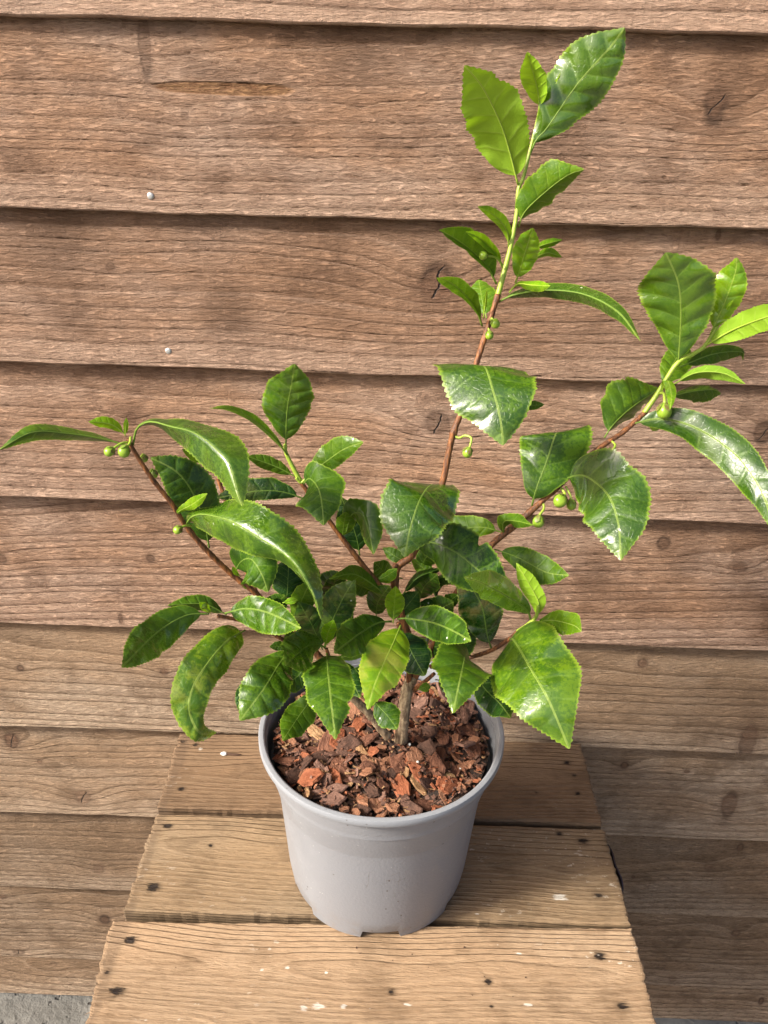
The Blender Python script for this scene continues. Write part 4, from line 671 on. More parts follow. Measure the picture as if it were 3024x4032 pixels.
[[0.0,0,0.3,0,0.5,0,0,1],[[[-0.0366,0.44,0.7205],[0.0053,0.0035,0.0027],[-0.0055,-0.0022,-0.0037]],[[-0.0257,0.4284,0.7131],[0.0057,0.0031,0.0022],[-0.0058,-0.0018,-0.0032]],[[-0.0176,0.41,0.7101],[0.0059,0.0027,0.0017],[-0.0059,-0.0015,-0.0027]]]],
[[0.2,0,0.3,0,0.5,0,1,1],[[[-0.039,0.43,0.7271],[-0.0008,0.0065,-0.0024],[0.0001,0.0033,-0.0062]],[[-0.0228,0.4257,0.7333],[-0.0008,0.0064,-0.0024],[0.0005,0.0033,-0.006]],[[-0.0102,0.42,0.7434],[-0.0009,0.0063,-0.0023],[0.001,0.0033,-0.0058]]]],
[[0.0,0,0.3,0,0.5,0,0,1],[[[-0.0909,0.42,0.7166],[0.003,-0.0005,-0.0022],[-0.0034,0.0013,0.0018]],[[-0.099,0.4157,0.7055],[0.0033,-0.0,-0.0017],[-0.0038,0.0008,0.0013]],[[-0.1009,0.41,0.6957],[0.0035,0.0004,-0.0012],[-0.004,0.0003,0.0007]]]],
[[0.1,0,0.3,0,0.5,0,0,1],[[[-0.0688,0.445,0.7241],[-0.0001,-0.0016,-0.0027],[0.0,0.0024,0.0025]],[[-0.0763,0.443,0.726],[0.0001,-0.0015,-0.0027],[-0.0002,0.0024,0.0026]],[[-0.083,0.44,0.7275],[0.0003,-0.0015,-0.0027],[-0.0004,0.0023,0.0025]]]],
[[0.12,0.5,0.5,0,0.52,0,0,1],[[[-0.1177,0.42,0.7666],[0.0014,-0.0054,-0.0113],[-0.002,0.0074,0.0092]],[[-0.1307,0.4115,0.7702],[0.0039,-0.0043,-0.0109],[-0.0044,0.0063,0.0088]],[[-0.1431,0.3909,0.7708],[0.007,-0.0023,-0.0094],[-0.0074,0.0043,0.0074]],[[-0.151,0.35,0.7752],[0.0072,-0.0015,-0.0081],[-0.0076,0.0033,0.0063]]]],
[[0.12,0,0.5,0,0.5,0,0,1],[[[-0.1092,0.432,0.7583],[-0.0031,0.0023,-0.0071],[0.001,0.0079,0.0013]],[[-0.1232,0.4285,0.7684],[-0.0021,0.0024,-0.0073],[-0.0005,0.0077,0.0019]],[[-0.1446,0.42,0.7719],[-0.0012,0.0025,-0.0073],[-0.0021,0.0073,0.002]]]],
[[0.1,0.5,0.5,0,0.45,1,0,1],[[[-0.1089,0.426,0.7634],[-0.0027,0.0051,0.0067],[0.0035,-0.0053,-0.0122]],[[-0.0937,0.4185,0.7726],[-0.0011,0.0054,0.0067],[0.0011,-0.0058,-0.0121]],[[-0.0785,0.4064,0.779],[0.0016,0.0056,0.0061],[-0.003,-0.0061,-0.0112]],[[-0.0645,0.3916,0.7837],[0.0029,0.0054,0.0054],[-0.0048,-0.0059,-0.0101]],[[-0.0516,0.375,0.7892],[0.003,0.0051,0.0051],[-0.005,-0.0056,-0.0096]]]],
[[0.28,0.5,0.9,0.15,0.4,1,0,1],[[[-0.0969,0.43,0.7478],[0.0071,-0.0039,-0.0106],[-0.0081,0.0068,0.0093]],[[-0.1048,0.408,0.7537],[0.0083,-0.0027,-0.0094],[-0.0093,0.0054,0.008]],[[-0.114,0.385,0.7498],[0.0098,-0.0009,-0.0074],[-0.011,0.0033,0.0059]],[[-0.1196,0.372,0.7413],[0.011,0.0014,-0.0049],[-0.0123,0.0008,0.0032]],[[-0.1199,0.366,0.7301],[0.011,0.0051,-0.0006],[-0.0122,-0.0031,-0.0013]],[[-0.1136,0.362,0.7183],[0.0048,0.0092,0.0062],[-0.0058,-0.0075,-0.0085]],[[-0.1069,0.375,0.7073],[-0.0018,0.0092,0.0084],[0.0013,-0.0074,-0.0109]]]],
[[0.6,0,0.3,0,0.5,0,0,1],[[[-0.1168,0.421,0.766],[-0.0019,-0.0011,-0.0014],[0.0017,0.0016,0.0011]],[[-0.1188,0.4166,0.7738],[-0.0016,-0.0012,-0.0016],[0.0015,0.0016,0.0013]],[[-0.1208,0.41,0.7815],[-0.0013,-0.0012,-0.0018],[0.0012,0.0017,0.0014]]]],
[[0.14,0.6,0.7,0,0.46,0,0,1.6],[[[-0.1327,0.438,0.8221],[-0.0109,0.0189,-0.0062],[0.0037,0.0167,-0.0149]],[[-0.1269,0.43,0.8316],[-0.009,0.0197,-0.0045],[0.0024,0.0133,-0.0175]],[[-0.1158,0.42,0.8392],[-0.0051,0.0206,-0.0036],[-0.0036,0.0084,-0.0195]],[[-0.0943,0.4,0.8451],[0.0027,0.0191,0.0071],[-0.0079,0.0051,-0.0183]],[[-0.0729,0.385,0.8413],[0.0083,0.015,0.0104],[-0.0083,0.0091,-0.0158]],[[-0.0554,0.372,0.8364],[0.0082,0.0177,0.0019],[-0.0054,0.0146,-0.0119]],[[-0.0437,0.362,0.8238],[0.0121,0.0152,-0.001],[-0.0055,0.0147,-0.0115]],[[-0.0374,0.357,0.8072],[0.0143,0.0133,-0.0018],[-0.0057,0.0145,-0.0118]]]],
[[0.08,0,0.6,0,0.5,0,0,1],[[[-0.1056,0.446,0.7819],[-0.0161,0.0032,0.0074],[0.0147,0.0004,-0.0092]],[[-0.0998,0.442,0.7938],[-0.0116,0.0066,0.0116],[0.0104,-0.0029,-0.0132]],[[-0.0904,0.43,0.8031],[0.0044,0.0107,0.0128],[-0.0049,-0.0069,-0.0142]],[[-0.0819,0.418,0.8001],[0.0139,0.0081,0.0051],[-0.014,-0.0046,-0.0069]],[[-0.0769,0.412,0.79],[0.015,0.0071,0.003],[-0.015,-0.0036,-0.005]]]],
[[0.0,0,0.1,0,0.5,0,0,1],[[[-0.0713,0.447,0.7606],[-0.0122,0.0004,0.0009],[0.0118,0.002,-0.0025]],[[-0.0704,0.449,0.7687],[-0.0122,0.0002,0.0005],[0.0118,0.0023,-0.0021]],[[-0.0704,0.46,0.788],[-0.0122,-0.0001,0.0002],[0.0119,0.0026,-0.0016]]]],
[[0.25,0,0.4,0,0.5,0,0,1],[[[-0.0673,0.447,0.7424],[-0.0072,0.0013,0.0019],[0.0083,0.0002,-0.0035]],[[-0.0614,0.4448,0.7606],[-0.007,0.0015,0.0021],[0.008,0.0,-0.0036]],[[-0.0529,0.44,0.7833],[-0.0067,0.0016,0.0022],[0.0077,-0.0001,-0.0037]]]],
[[0.0,0,0.3,0,0.5,0,0,1],[[[-0.0693,0.448,0.7555],[-0.0011,-0.0015,-0.0028],[0.001,0.0022,0.0024]],[[-0.0755,0.4451,0.7601],[-0.0006,-0.0015,-0.003],[0.0005,0.0022,0.0025]],[[-0.0822,0.44,0.7639],[-0.0002,-0.0015,-0.003],[0.0,0.0022,0.0026]]]],
[[0.7,0,0.3,0,0.5,0,0,1],[[[-0.0735,0.445,0.761],[-0.0006,0.0014,0.0018],[0.0005,-0.0009,-0.0021]],[[-0.0679,0.4414,0.7647],[-0.0006,0.0014,0.0018],[0.0005,-0.0009,-0.0021]],[[-0.0616,0.435,0.7701],[-0.0005,0.0014,0.0018],[0.0005,-0.0009,-0.0021]]]],
[[0.08,0.2,0.6,0.25,0.5,0,0,1],[[[-0.0447,0.44,0.7288],[-0.0133,0.0025,0.0025],[0.0105,0.0001,-0.0035]],[[-0.0403,0.4418,0.7456],[-0.013,0.0029,0.0031],[0.0102,-0.0002,-0.004]],[[-0.0326,0.4457,0.7646],[-0.0122,0.0038,0.0043],[0.0096,-0.0009,-0.0048]],[[-0.0244,0.45,0.7793],[-0.0118,0.0042,0.0049],[0.0093,-0.0011,-0.0052]]]],
[[0.03,0.2,0.4,0.3,0.5,0,0,1],[[[-0.0458,0.441,0.7257],[-0.0107,-0.0025,-0.0043],[0.0092,0.0042,0.0023]],[[-0.0526,0.4406,0.7459],[-0.0102,-0.0028,-0.0047],[0.0087,0.0045,0.0028]],[[-0.0617,0.44,0.7655],[-0.0097,-0.0031,-0.0052],[0.0082,0.0047,0.0033]]]],
[[0.22,0,0.5,0,0.5,0,0,1],[[[-0.0014,0.462,0.7578],[-0.0043,0.0021,-0.0078],[0.0041,0.0081,0.001]],[[-0.0122,0.456,0.7717],[-0.0034,0.0027,-0.0078],[0.0032,0.0082,0.0014]],[[-0.0254,0.445,0.7858],[-0.0008,0.0037,-0.0078],[0.0003,0.0084,0.0023]],[[-0.0399,0.43,0.7903],[0.0002,0.0051,-0.0067],[-0.002,0.0079,0.0021]]]],
[[0.3,0,0.3,0,0.5,0,0,1],[[[-0.0108,0.462,0.7711],[-0.001,0.0016,0.002],[0.0019,-0.0019,-0.0044]],[[-0.0038,0.4599,0.7757],[-0.0013,0.0015,0.0019],[0.0025,-0.0017,-0.0041]],[[0.0043,0.455,0.7856],[-0.0016,0.0014,0.0017],[0.003,-0.0015,-0.0038]]]],
[[0.05,0,0.3,0,0.5,0,0,1],[[[0.0087,0.463,0.7596],[-0.0026,0.0072,-0.0019],[0.0031,0.0045,-0.0057]],[[0.0183,0.4652,0.772],[-0.0019,0.0074,-0.0013],[0.0026,0.0043,-0.006]],[[0.0279,0.4676,0.7762],[-0.001,0.0077,-0.0008],[0.0018,0.004,-0.0064]],[[0.0363,0.47,0.7782],[-0.0006,0.0078,-0.0007],[0.0017,0.004,-0.0065]]]],
[[0.2,0,0.3,0,0.5,0,0,1],[[[0.0144,0.48,0.7753],[-0.0016,-0.0015,-0.0036],[0.0019,0.0027,0.0037]],[[0.0042,0.4834,0.7783],[-0.0019,-0.0014,-0.0035],[0.0023,0.0027,0.0036]],[[-0.0067,0.49,0.7822],[-0.0022,-0.0013,-0.0034],[0.0026,0.0026,0.0034]]]],
[[0.35,0,0.3,0,0.5,0,0,1],[[[0.0339,0.48,0.7637],[-0.0028,-0.0014,-0.0039],[0.0028,0.0025,0.0033]],[[0.0237,0.4841,0.7695],[-0.0028,-0.0014,-0.0039],[0.0028,0.0025,0.0033]],[[0.0145,0.49,0.7734],[-0.0028,-0.0014,-0.0039],[0.0029,0.0025,0.0033]]]],
[[0.02,0,0.3,0,0.5,0,0,1],[[[0.0347,0.475,0.748],[-0.0015,0.0069,-0.0052],[0.0039,0.0072,-0.0032]],[[0.0308,0.4719,0.7615],[-0.0021,0.0074,-0.0039],[0.0067,0.0038,-0.0039]],[[0.0371,0.4668,0.7733],[0.0,0.0083,-0.0015],[0.0015,0.001,-0.0083]],[[0.0466,0.46,0.7718],[0.0022,0.008,-0.0013],[-0.0019,0.0031,-0.0076]]]],
[[0.0,0,0.3,0,0.5,0,0,1],[[[0.0351,0.475,0.74],[-0.0021,-0.0015,-0.0035],[0.0021,0.0024,0.0029]],[[0.028,0.4729,0.7459],[-0.0012,-0.0017,-0.0038],[0.0013,0.0026,0.0032]],[[0.0211,0.47,0.7483],[-0.0003,-0.0019,-0.0038],[0.0003,0.0027,0.0033]]]],
[[0.1,0,0.3,0,0.5,0,0,1],[[[0.0369,0.476,0.7387],[-0.0039,0.0028,0.0026],[0.004,-0.0017,-0.0033]],[[0.043,0.4736,0.7485],[-0.0036,0.0028,0.0028],[0.0037,-0.0018,-0.0034]],[[0.0488,0.47,0.7573],[-0.0033,0.0029,0.0029],[0.0035,-0.0018,-0.0036]]]],
[[0.02,0,0.2,0,0.5,0,0,1],[[[0.007,0.462,0.7418],[-0.0069,0.0036,0.0034],[0.0064,-0.0017,-0.0041]],[[0.0127,0.4645,0.7499],[-0.0068,0.0036,0.0035],[0.0063,-0.0018,-0.0042]],[[0.0203,0.47,0.7584],[-0.0067,0.0037,0.0036],[0.0062,-0.0018,-0.0043]]]],
[[0.2,0.3,0.3,0,0.5,0,0,1],[[[-0.1618,0.429,0.8792],[-0.0031,0.0064,-0.0044],[-0.0021,0.008,-0.0007]],[[-0.1731,0.4257,0.8839],[-0.0032,0.0059,-0.0048],[-0.0021,0.008,0.0002]],[[-0.1894,0.4168,0.8901],[-0.0031,0.0047,-0.0057],[-0.0026,0.0076,0.0007]],[[-0.2049,0.4046,0.8949],[-0.0012,0.0028,-0.0072],[-0.0034,0.0063,0.0031]],[[-0.2179,0.39,0.8895],[0.0001,0.003,-0.007],[-0.0046,0.0053,0.0031]]]],
[[0.75,0,0.3,0,0.5,0,0,1],[[[-0.1615,0.429,0.8863],[-0.003,0.0022,-0.0033],[0.0011,0.0046,0.0015]],[[-0.1658,0.4274,0.8914],[-0.0026,0.0022,-0.0036],[0.0006,0.0045,0.0019]],[[-0.1706,0.4249,0.8944],[-0.0019,0.0023,-0.0039],[-0.0004,0.0043,0.0023]],[[-0.1786,0.42,0.8967],[-0.0017,0.0024,-0.0039],[-0.0009,0.0041,0.0024]]]],
[[0.85,0,0.3,0,0.5,0,0,1],[[[-0.1616,0.429,0.8851],[-0.0014,-0.0003,0.0002],[0.0013,0.0006,-0.0003]],[[-0.1601,0.4282,0.8913],[-0.0014,-0.0003,0.0002],[0.0013,0.0006,-0.0003]],[[-0.1586,0.427,0.8976],[-0.0014,-0.0003,0.0001],[0.0013,0.0006,-0.0002]]]],
[[0.14,0.5,0.5,0,0.6,0,0,1.3],[[[-0.1579,0.43,0.879],[-0.009,0.0181,-0.0067],[-0.0046,0.0191,-0.0081]],[[-0.1531,0.427,0.8911],[-0.0085,0.0184,-0.0051],[-0.0045,0.0184,-0.0088]],[[-0.1423,0.42,0.898],[-0.0064,0.019,-0.0039],[-0.0058,0.0171,-0.0097]],[[-0.1274,0.408,0.9],[-0.0045,0.0193,-0.0025],[-0.0068,0.0143,-0.0121]],[[-0.1094,0.394,0.9016],[-0.0012,0.0193,0.0003],[-0.0084,0.0104,-0.014]],[[-0.0942,0.38,0.8974],[0.006,0.0175,0.0033],[-0.0115,0.0079,-0.0127]],[[-0.0865,0.372,0.8914],[0.011,0.0149,0.0015],[-0.0134,0.0084,-0.0098]],[[-0.0818,0.364,0.8808],[0.0145,0.0113,0.0016],[-0.0135,0.0091,-0.0088]],[[-0.0785,0.36,0.8747],[0.0165,0.0062,0.0054],[-0.0129,0.0091,-0.0096]]]],
[[0.45,0,0.3,0,0.5,0,0,1],[[[-0.1154,0.45,0.8596],[-0.0015,-0.0011,-0.0029],[0.0013,0.0019,0.0026]],[[-0.1235,0.4465,0.8658],[-0.0015,-0.0011,-0.0029],[0.0013,0.0019,0.0026]],[[-0.1314,0.44,0.8737],[-0.0015,-0.0011,-0.0028],[0.0013,0.0018,0.0025]]]],
[[0.06,0.2,0.5,0,0.5,0,0,1],[[[-0.1236,0.455,0.7962],[-0.0149,-0.0031,-0.0022],[0.0147,0.0065,0.0005]],[[-0.1255,0.4542,0.819],[-0.0142,-0.0037,-0.0037],[0.0139,0.0071,0.0022]],[[-0.1315,0.453,0.8396],[-0.0122,-0.0047,-0.0069],[0.0118,0.0082,0.0057]],[[-0.1401,0.4517,0.8535],[-0.0089,-0.0053,-0.0103],[0.0083,0.0087,0.0093]],[[-0.155,0.45,0.8633],[-0.0066,-0.0052,-0.0117],[0.0058,0.0086,0.0109]]]],
[[0.75,0,0.3,0,0.5,0,0,1],[[[-0.1347,0.437,0.8245],[-0.0011,-0.0004,-0.0005],[0.001,0.0007,0.0004]],[[-0.1366,0.4355,0.8318],[-0.0021,-0.0,0.0007],[0.0018,0.0004,-0.0008]],[[-0.1257,0.4313,0.8401],[-0.0022,0.0013,0.0028],[0.0016,-0.0004,-0.0027]],[[-0.1138,0.425,0.8511],[-0.0026,0.0013,0.0031],[0.002,-0.0004,-0.003]]]],
[[0.26,0.75,0.3,0,0.56,1,0,1],[[[-0.0711,0.466,0.867],[-0.0161,-0.0003,0.0002],[0.0149,0.0037,-0.0015]],[[-0.069,0.4627,0.8925],[-0.0156,0.0,0.0011],[0.0144,0.0033,-0.0022]],[[-0.0651,0.4586,0.9116],[-0.0151,0.0004,0.0019],[0.014,0.003,-0.0028]],[[-0.0623,0.455,0.9254],[-0.0148,0.0003,0.0018],[0.0138,0.0029,-0.0026]]]],
[[0.42,0,0.3,0,0.5,0,0,1],[[[-0.0697,0.465,0.8617],[-0.0025,0.005,-0.0036],[0.0013,0.0065,-0.0006]],[[-0.0778,0.4587,0.8765],[-0.0025,0.0049,-0.0035],[0.001,0.0064,-0.0003]],[[-0.0879,0.4466,0.8924],[-0.0021,0.0047,-0.0036],[0.0004,0.0062,0.0003]],[[-0.0985,0.4327,0.9032],[-0.0016,0.0045,-0.0036],[-0.0006,0.0059,0.0007]],[[-0.1074,0.42,0.9074],[-0.0013,0.0044,-0.0036],[-0.0012,0.0057,0.0007]]]],
[[0.25,0.4,0.3,0,0.55,0,0,1],[[[-0.0585,0.463,0.8458],[-0.0073,0.0029,0.0058],[0.0052,-0.0006,-0.0049]],[[-0.0531,0.462,0.8524],[-0.0067,0.0032,0.0063],[0.0047,-0.0008,-0.0053]],[[-0.0437,0.4593,0.8611],[-0.0058,0.0035,0.0068],[0.0041,-0.001,-0.0056]],[[-0.0321,0.4549,0.8715],[-0.0046,0.0037,0.0073],[0.0033,-0.0012,-0.0059]],[[-0.0199,0.45,0.8785],[-0.0035,0.0039,0.0076],[0.0025,-0.0014,-0.0062]]]],
[[0.2,0,0.3,0,0.5,0,0,1],[[[-0.0653,0.466,0.8463],[-0.0026,0.003,-0.0054],[0.0016,0.0062,0.002]],[[-0.0751,0.4648,0.8524],[-0.0024,0.003,-0.0055],[0.0012,0.0062,0.0022]],[[-0.0838,0.4631,0.8567],[-0.0022,0.003,-0.0055],[0.0007,0.0062,0.0024]],[[-0.0965,0.46,0.8624],[-0.0022,0.003,-0.0055],[0.0005,0.0061,0.0024]]]],
[[0.0,0.2,0.3,0.1,0.5,0,0,1],[[[-0.0597,0.468,0.8293],[-0.002,-0.0021,-0.0056],[0.0026,0.0051,0.0074]],[[-0.0701,0.4673,0.8334],[-0.0014,-0.0021,-0.0058],[0.0018,0.005,0.0076]],[[-0.0814,0.466,0.8356],[-0.0003,-0.002,-0.006],[0.0001,0.0049,0.0079]],[[-0.0941,0.4642,0.8352],[0.0007,-0.0018,-0.006],[-0.0015,0.0046,0.0079]],[[-0.1179,0.46,0.8315],[0.0011,-0.0017,-0.0059],[-0.002,0.0044,0.0078]]]],
[[0.12,0,0.4,0,0.48,0,0,1],[[[-0.0609,0.464,0.8406],[-0.0125,0.0053,0.0103],[0.012,-0.0016,-0.012]],[[-0.055,0.457,0.8493],[-0.0003,0.0085,0.0144],[-0.0001,-0.0048,-0.016]],[[-0.0473,0.44,0.85],[0.0138,0.0062,0.0057],[-0.0142,-0.0027,-0.0073]],[[-0.0438,0.428,0.8432],[0.0153,0.0042,0.001],[-0.0157,-0.0008,-0.0027]],[[-0.0423,0.42,0.8345],[0.0153,0.0037,0.0001],[-0.0157,-0.0004,-0.0018]]]],
[[0.0,0,0.2,0,0.5,0,0,1],[[[-0.0226,0.48,0.7806],[-0.0097,-0.0003,-0.0021],[0.0109,0.0027,0.0011]],[[-0.0248,0.4816,0.7928],[-0.0094,-0.0006,-0.0027],[0.0106,0.003,0.0018]],[[-0.0294,0.4848,0.8057],[-0.0091,-0.001,-0.0035],[0.0102,0.0035,0.0029]],[[-0.0364,0.49,0.8211],[-0.0089,-0.0011,-0.0038],[0.01,0.0037,0.0032]]]],
[[0.16,0.3,0.3,0,0.5,0,0,1],[[[-0.031,0.461,0.8088],[-0.0115,0.0009,0.0031],[0.0058,0.0083,-0.0063]],[[-0.0271,0.456,0.8247],[-0.0072,0.0037,0.0084],[0.0035,0.0066,-0.009]],[[-0.0197,0.448,0.8289],[0.0063,0.0045,0.0085],[-0.0039,0.0061,-0.0089]],[[-0.0149,0.438,0.8208],[0.0108,0.0019,0.0029],[-0.0063,0.0073,-0.006]],[[-0.0114,0.43,0.8097],[0.0109,0.0016,0.0023],[-0.0063,0.0073,-0.0059]]]],
[[0.3,0,0.3,0,0.5,0,0,1],[[[-0.0336,0.462,0.8039],[-0.0057,0.0004,0.0001],[0.0073,0.001,-0.0009]],[[-0.0328,0.4596,0.8144],[-0.0056,0.0005,0.0004],[0.0071,0.0008,-0.0013]],[[-0.0307,0.455,0.8271],[-0.0055,0.0007,0.0007],[0.007,0.0006,-0.0016]]]],
[[0.6,0,0.3,0,0.5,0,0,1],[[[-0.1014,0.446,0.7799],[-0.001,-0.0007,-0.0012],[0.0009,0.001,0.001]],[[-0.1039,0.4441,0.7838],[-0.0012,-0.0006,-0.001],[0.0011,0.001,0.0008]],[[-0.1051,0.44,0.7912],[-0.0014,-0.0005,-0.0007],[0.0013,0.0008,0.0005]]]],
[[0.8,0,0.3,0,0.5,0,0,1],[[[-0.0943,0.449,0.7688],[-0.0007,-0.0008,-0.0014],[0.0008,0.0013,0.0014]],[[-0.0965,0.4479,0.7709],[-0.0004,-0.0008,-0.0014],[0.0004,0.0013,0.0015]],[[-0.1003,0.445,0.7732],[-0.0002,-0.0007,-0.0015],[0.0001,0.0013,0.0016]]]],
[[0.05,0.3,0.5,0,0.5,0,0,1],[[[-0.0612,0.475,0.7581],[-0.0071,-0.0028,-0.0053],[0.0065,0.0045,0.0039]],[[-0.0674,0.4684,0.7725],[-0.0081,-0.002,-0.0035],[0.0075,0.0037,0.0023]],[[-0.0676,0.455,0.7956],[-0.0085,-0.001,-0.0017],[0.0078,0.0027,0.0006]]]],
[[0.04,0.3,0.5,0,0.5,0,0,1],[[[-0.048,0.475,0.7396],[-0.0107,0.0015,0.0015],[0.0099,0.0007,-0.0028]],[[-0.0442,0.4684,0.7592],[-0.0096,0.0027,0.0034],[0.009,-0.0006,-0.0045]],[[-0.033,0.455,0.7814],[-0.008,0.0038,0.005],[0.0074,-0.0016,-0.0059]]]],
[[0.02,0.3,0.5,0,0.5,0,0,1],[[[-0.0238,0.47,0.7299],[-0.0056,-0.0039,-0.0075],[0.0052,0.0056,0.0058]],[[-0.0334,0.4634,0.7423],[-0.0072,-0.0031,-0.006],[0.0067,0.0048,0.0045]],[[-0.039,0.45,0.7657],[-0.0083,-0.002,-0.0042],[0.0077,0.0038,0.0029]]]],
[[0.08,0.3,0.5,0,0.5,0,0,1],[[[-0.0097,0.472,0.7332],[-0.0093,0.0014,0.0003],[0.0088,0.0005,-0.0015]],[[-0.0082,0.4654,0.7515],[-0.0086,0.0025,0.0021],[0.0081,-0.0006,-0.0031]],[[-0.0003,0.452,0.7736],[-0.0073,0.0034,0.0036],[0.0069,-0.0015,-0.0044]]]],
[[0.05,0.3,0.5,0,0.5,0,0,1],[[[0.0216,0.482,0.7422],[-0.009,0.0027,0.0015],[0.0086,-0.0007,-0.0026]],[[0.0243,0.4754,0.759],[-0.0079,0.0037,0.0032],[0.0076,-0.0017,-0.0041]],[[0.0325,0.462,0.7782],[-0.0063,0.0044,0.0046],[0.0061,-0.0024,-0.0054]]]],
[[0.02,0.3,0.5,0,0.5,0,0,1],[[[0.0293,0.48,0.7234],[-0.0088,0.0043,0.0034],[0.0084,-0.0022,-0.0045]],[[0.0346,0.4734,0.7399],[-0.0071,0.0052,0.005],[0.0069,-0.003,-0.006]],[[0.045,0.46,0.7573],[-0.005,0.0057,0.0061],[0.0049,-0.0036,-0.007]]]],
[[0.0,0.3,0.5,0,0.5,0,0,1],[[[0.0235,0.475,0.6993],[-0.0051,0.0053,0.0051],[0.0049,-0.0034,-0.006]],[[0.0312,0.4684,0.7113],[-0.0031,0.0057,0.0059],[0.0031,-0.0038,-0.0067]],[[0.042,0.455,0.7231],[-0.001,0.0058,0.0062],[0.0011,-0.0039,-0.007]]]],
[[0.05,0.3,0.5,0,0.5,0,0,1],[[[-0.0001,0.468,0.7076],[0.0012,-0.0043,-0.0076],[-0.0011,0.0057,0.0061]],[[-0.0096,0.4614,0.7109],[-0.0009,-0.0043,-0.0075],[0.0008,0.0056,0.006]],[[-0.0198,0.448,0.7254],[-0.0028,-0.0039,-0.0069],[0.0026,0.0052,0.0054]]]],
[[0.1,0.3,0.5,0,0.5,0,0,1],[[[-0.0306,0.462,0.7094],[-0.0061,0.0042,0.0046],[0.0057,-0.0025,-0.0055]],[[-0.0224,0.4554,0.723],[-0.0043,0.0049,0.0054],[0.004,-0.0031,-0.0063]],[[-0.01,0.442,0.7368],[-0.0024,0.0053,0.0059],[0.0022,-0.0035,-0.0066]]]],
[[0.1,0.3,0.5,0,0.5,0,0,1],[[[-0.0799,0.46,0.7342],[-0.0012,-0.004,-0.0074],[0.0008,0.0054,0.006]],[[-0.0887,0.4534,0.7404],[-0.003,-0.004,-0.0067],[0.0026,0.0053,0.0053]],[[-0.0951,0.44,0.7577],[-0.0046,-0.0036,-0.0056],[0.0041,0.0049,0.0043]]]],
[[0.03,0.3,0.5,0,0.5,0,0,1],[[[-0.0849,0.462,0.7346],[-0.0077,0.0007,0.0014],[0.007,0.0008,-0.0023]],[[-0.081,0.4554,0.7503],[-0.0069,0.0017,0.0027],[0.0063,-0.0002,-0.0036]],[[-0.071,0.442,0.7694],[-0.0058,0.0025,0.0038],[0.0053,-0.001,-0.0045]]]],
[[0.06,0.3,0.5,0,0.5,0,0,1],[[[-0.0532,0.458,0.7187],[0.0003,-0.0041,-0.0075],[-0.0005,0.0055,0.006]],[[-0.063,0.4514,0.723],[-0.0017,-0.0042,-0.0072],[0.0014,0.0055,0.0057]],[[-0.0719,0.438,0.7392],[-0.0035,-0.0039,-0.0063],[0.0031,0.0052,0.0049]]]],
[[0.04,0.3,0.5,0,0.5,0,0,1],[[[0.0401,0.47,0.7101],[-0.0082,0.0041,0.0028],[0.0079,-0.0022,-0.0039]],[[0.045,0.4634,0.7274],[-0.0066,0.005,0.0043],[0.0065,-0.003,-0.0053]],[[0.0549,0.45,0.7458],[-0.0047,0.0055,0.0053],[0.0046,-0.0035,-0.0062]]]],
[[0.1,0.3,0.5,0,0.5,0,0,1],[[[0.0551,0.485,0.7294],[-0.0073,0.0048,0.004],[0.0072,-0.0028,-0.005]],[[0.0609,0.4784,0.7441],[-0.0055,0.0054,0.0053],[0.0055,-0.0034,-0.0062]],[[0.0707,0.465,0.759],[-0.0034,0.0057,0.0062],[0.0035,-0.0037,-0.007]]]],
[[0.12,0.3,0.5,0,0.5,0,0,1],[[[0.0089,0.485,0.7597],[-0.0018,-0.0031,-0.0071],[0.0017,0.0045,0.0058]],[[-0.0021,0.4784,0.7666],[-0.0035,-0.0027,-0.0064],[0.0033,0.0041,0.0052]],[[-0.0119,0.465,0.7843],[-0.0049,-0.0021,-0.0054],[0.0046,0.0035,0.0042]]]],
[[0.1,0.3,0.5,0,0.5,0,0,1],[[[0.0207,0.49,0.7631],[-0.0078,0.003,0.0025],[0.0075,-0.0012,-0.0034]],[[0.0252,0.4834,0.779],[-0.0065,0.0038,0.004],[0.0063,-0.0019,-0.0047]],[[0.0349,0.47,0.7959],[-0.0049,0.0042,0.0051],[0.0048,-0.0024,-0.0057]]]],
[[0.15,0.3,0.5,0,0.5,0,0,1],[[[-0.0077,0.476,0.7566],[0.0001,-0.003,-0.0065],[-0.0001,0.0042,0.0053]],[[-0.0188,0.4694,0.7604],[-0.0015,-0.0029,-0.0062],[0.0014,0.0041,0.0051]],[[-0.0299,0.456,0.7754],[-0.003,-0.0026,-0.0055],[0.0028,0.0038,0.0045]]]],
[[0.1,0.3,0.5,0,0.5,0,0,1],[[[-0.0481,0.478,0.7615],[-0.003,-0.0032,-0.0066],[0.0027,0.0045,0.0053]],[[-0.0573,0.4714,0.7703],[-0.0045,-0.0028,-0.0056],[0.0041,0.0042,0.0044]],[[-0.0634,0.458,0.7894],[-0.0057,-0.0022,-0.0043],[0.0052,0.0035,0.0033]]]],
[[0.12,0.3,0.5,0,0.5,0,0,1],[[[0.0655,0.49,0.7348],[-0.0085,0.0026,0.0003],[0.0083,-0.0008,-0.0014]],[[0.0664,0.4834,0.7546],[-0.0076,0.0035,0.0021],[0.0075,-0.0017,-0.003]],[[0.0735,0.47,0.7771],[-0.0063,0.0042,0.0036],[0.0062,-0.0024,-0.0043]]]],
[[0.0,0.3,0.5,0,0.5,0,0,1],[[[-0.0159,0.455,0.7061],[0.0073,-0.0008,-0.003],[-0.007,0.0022,0.0017]],[[-0.0195,0.4484,0.6997],[0.0064,-0.0018,-0.0042],[-0.0061,0.0031,0.0029]],[[-0.028,0.435,0.7005],[0.0051,-0.0026,-0.0052],[-0.0049,0.0039,0.0038]]]],
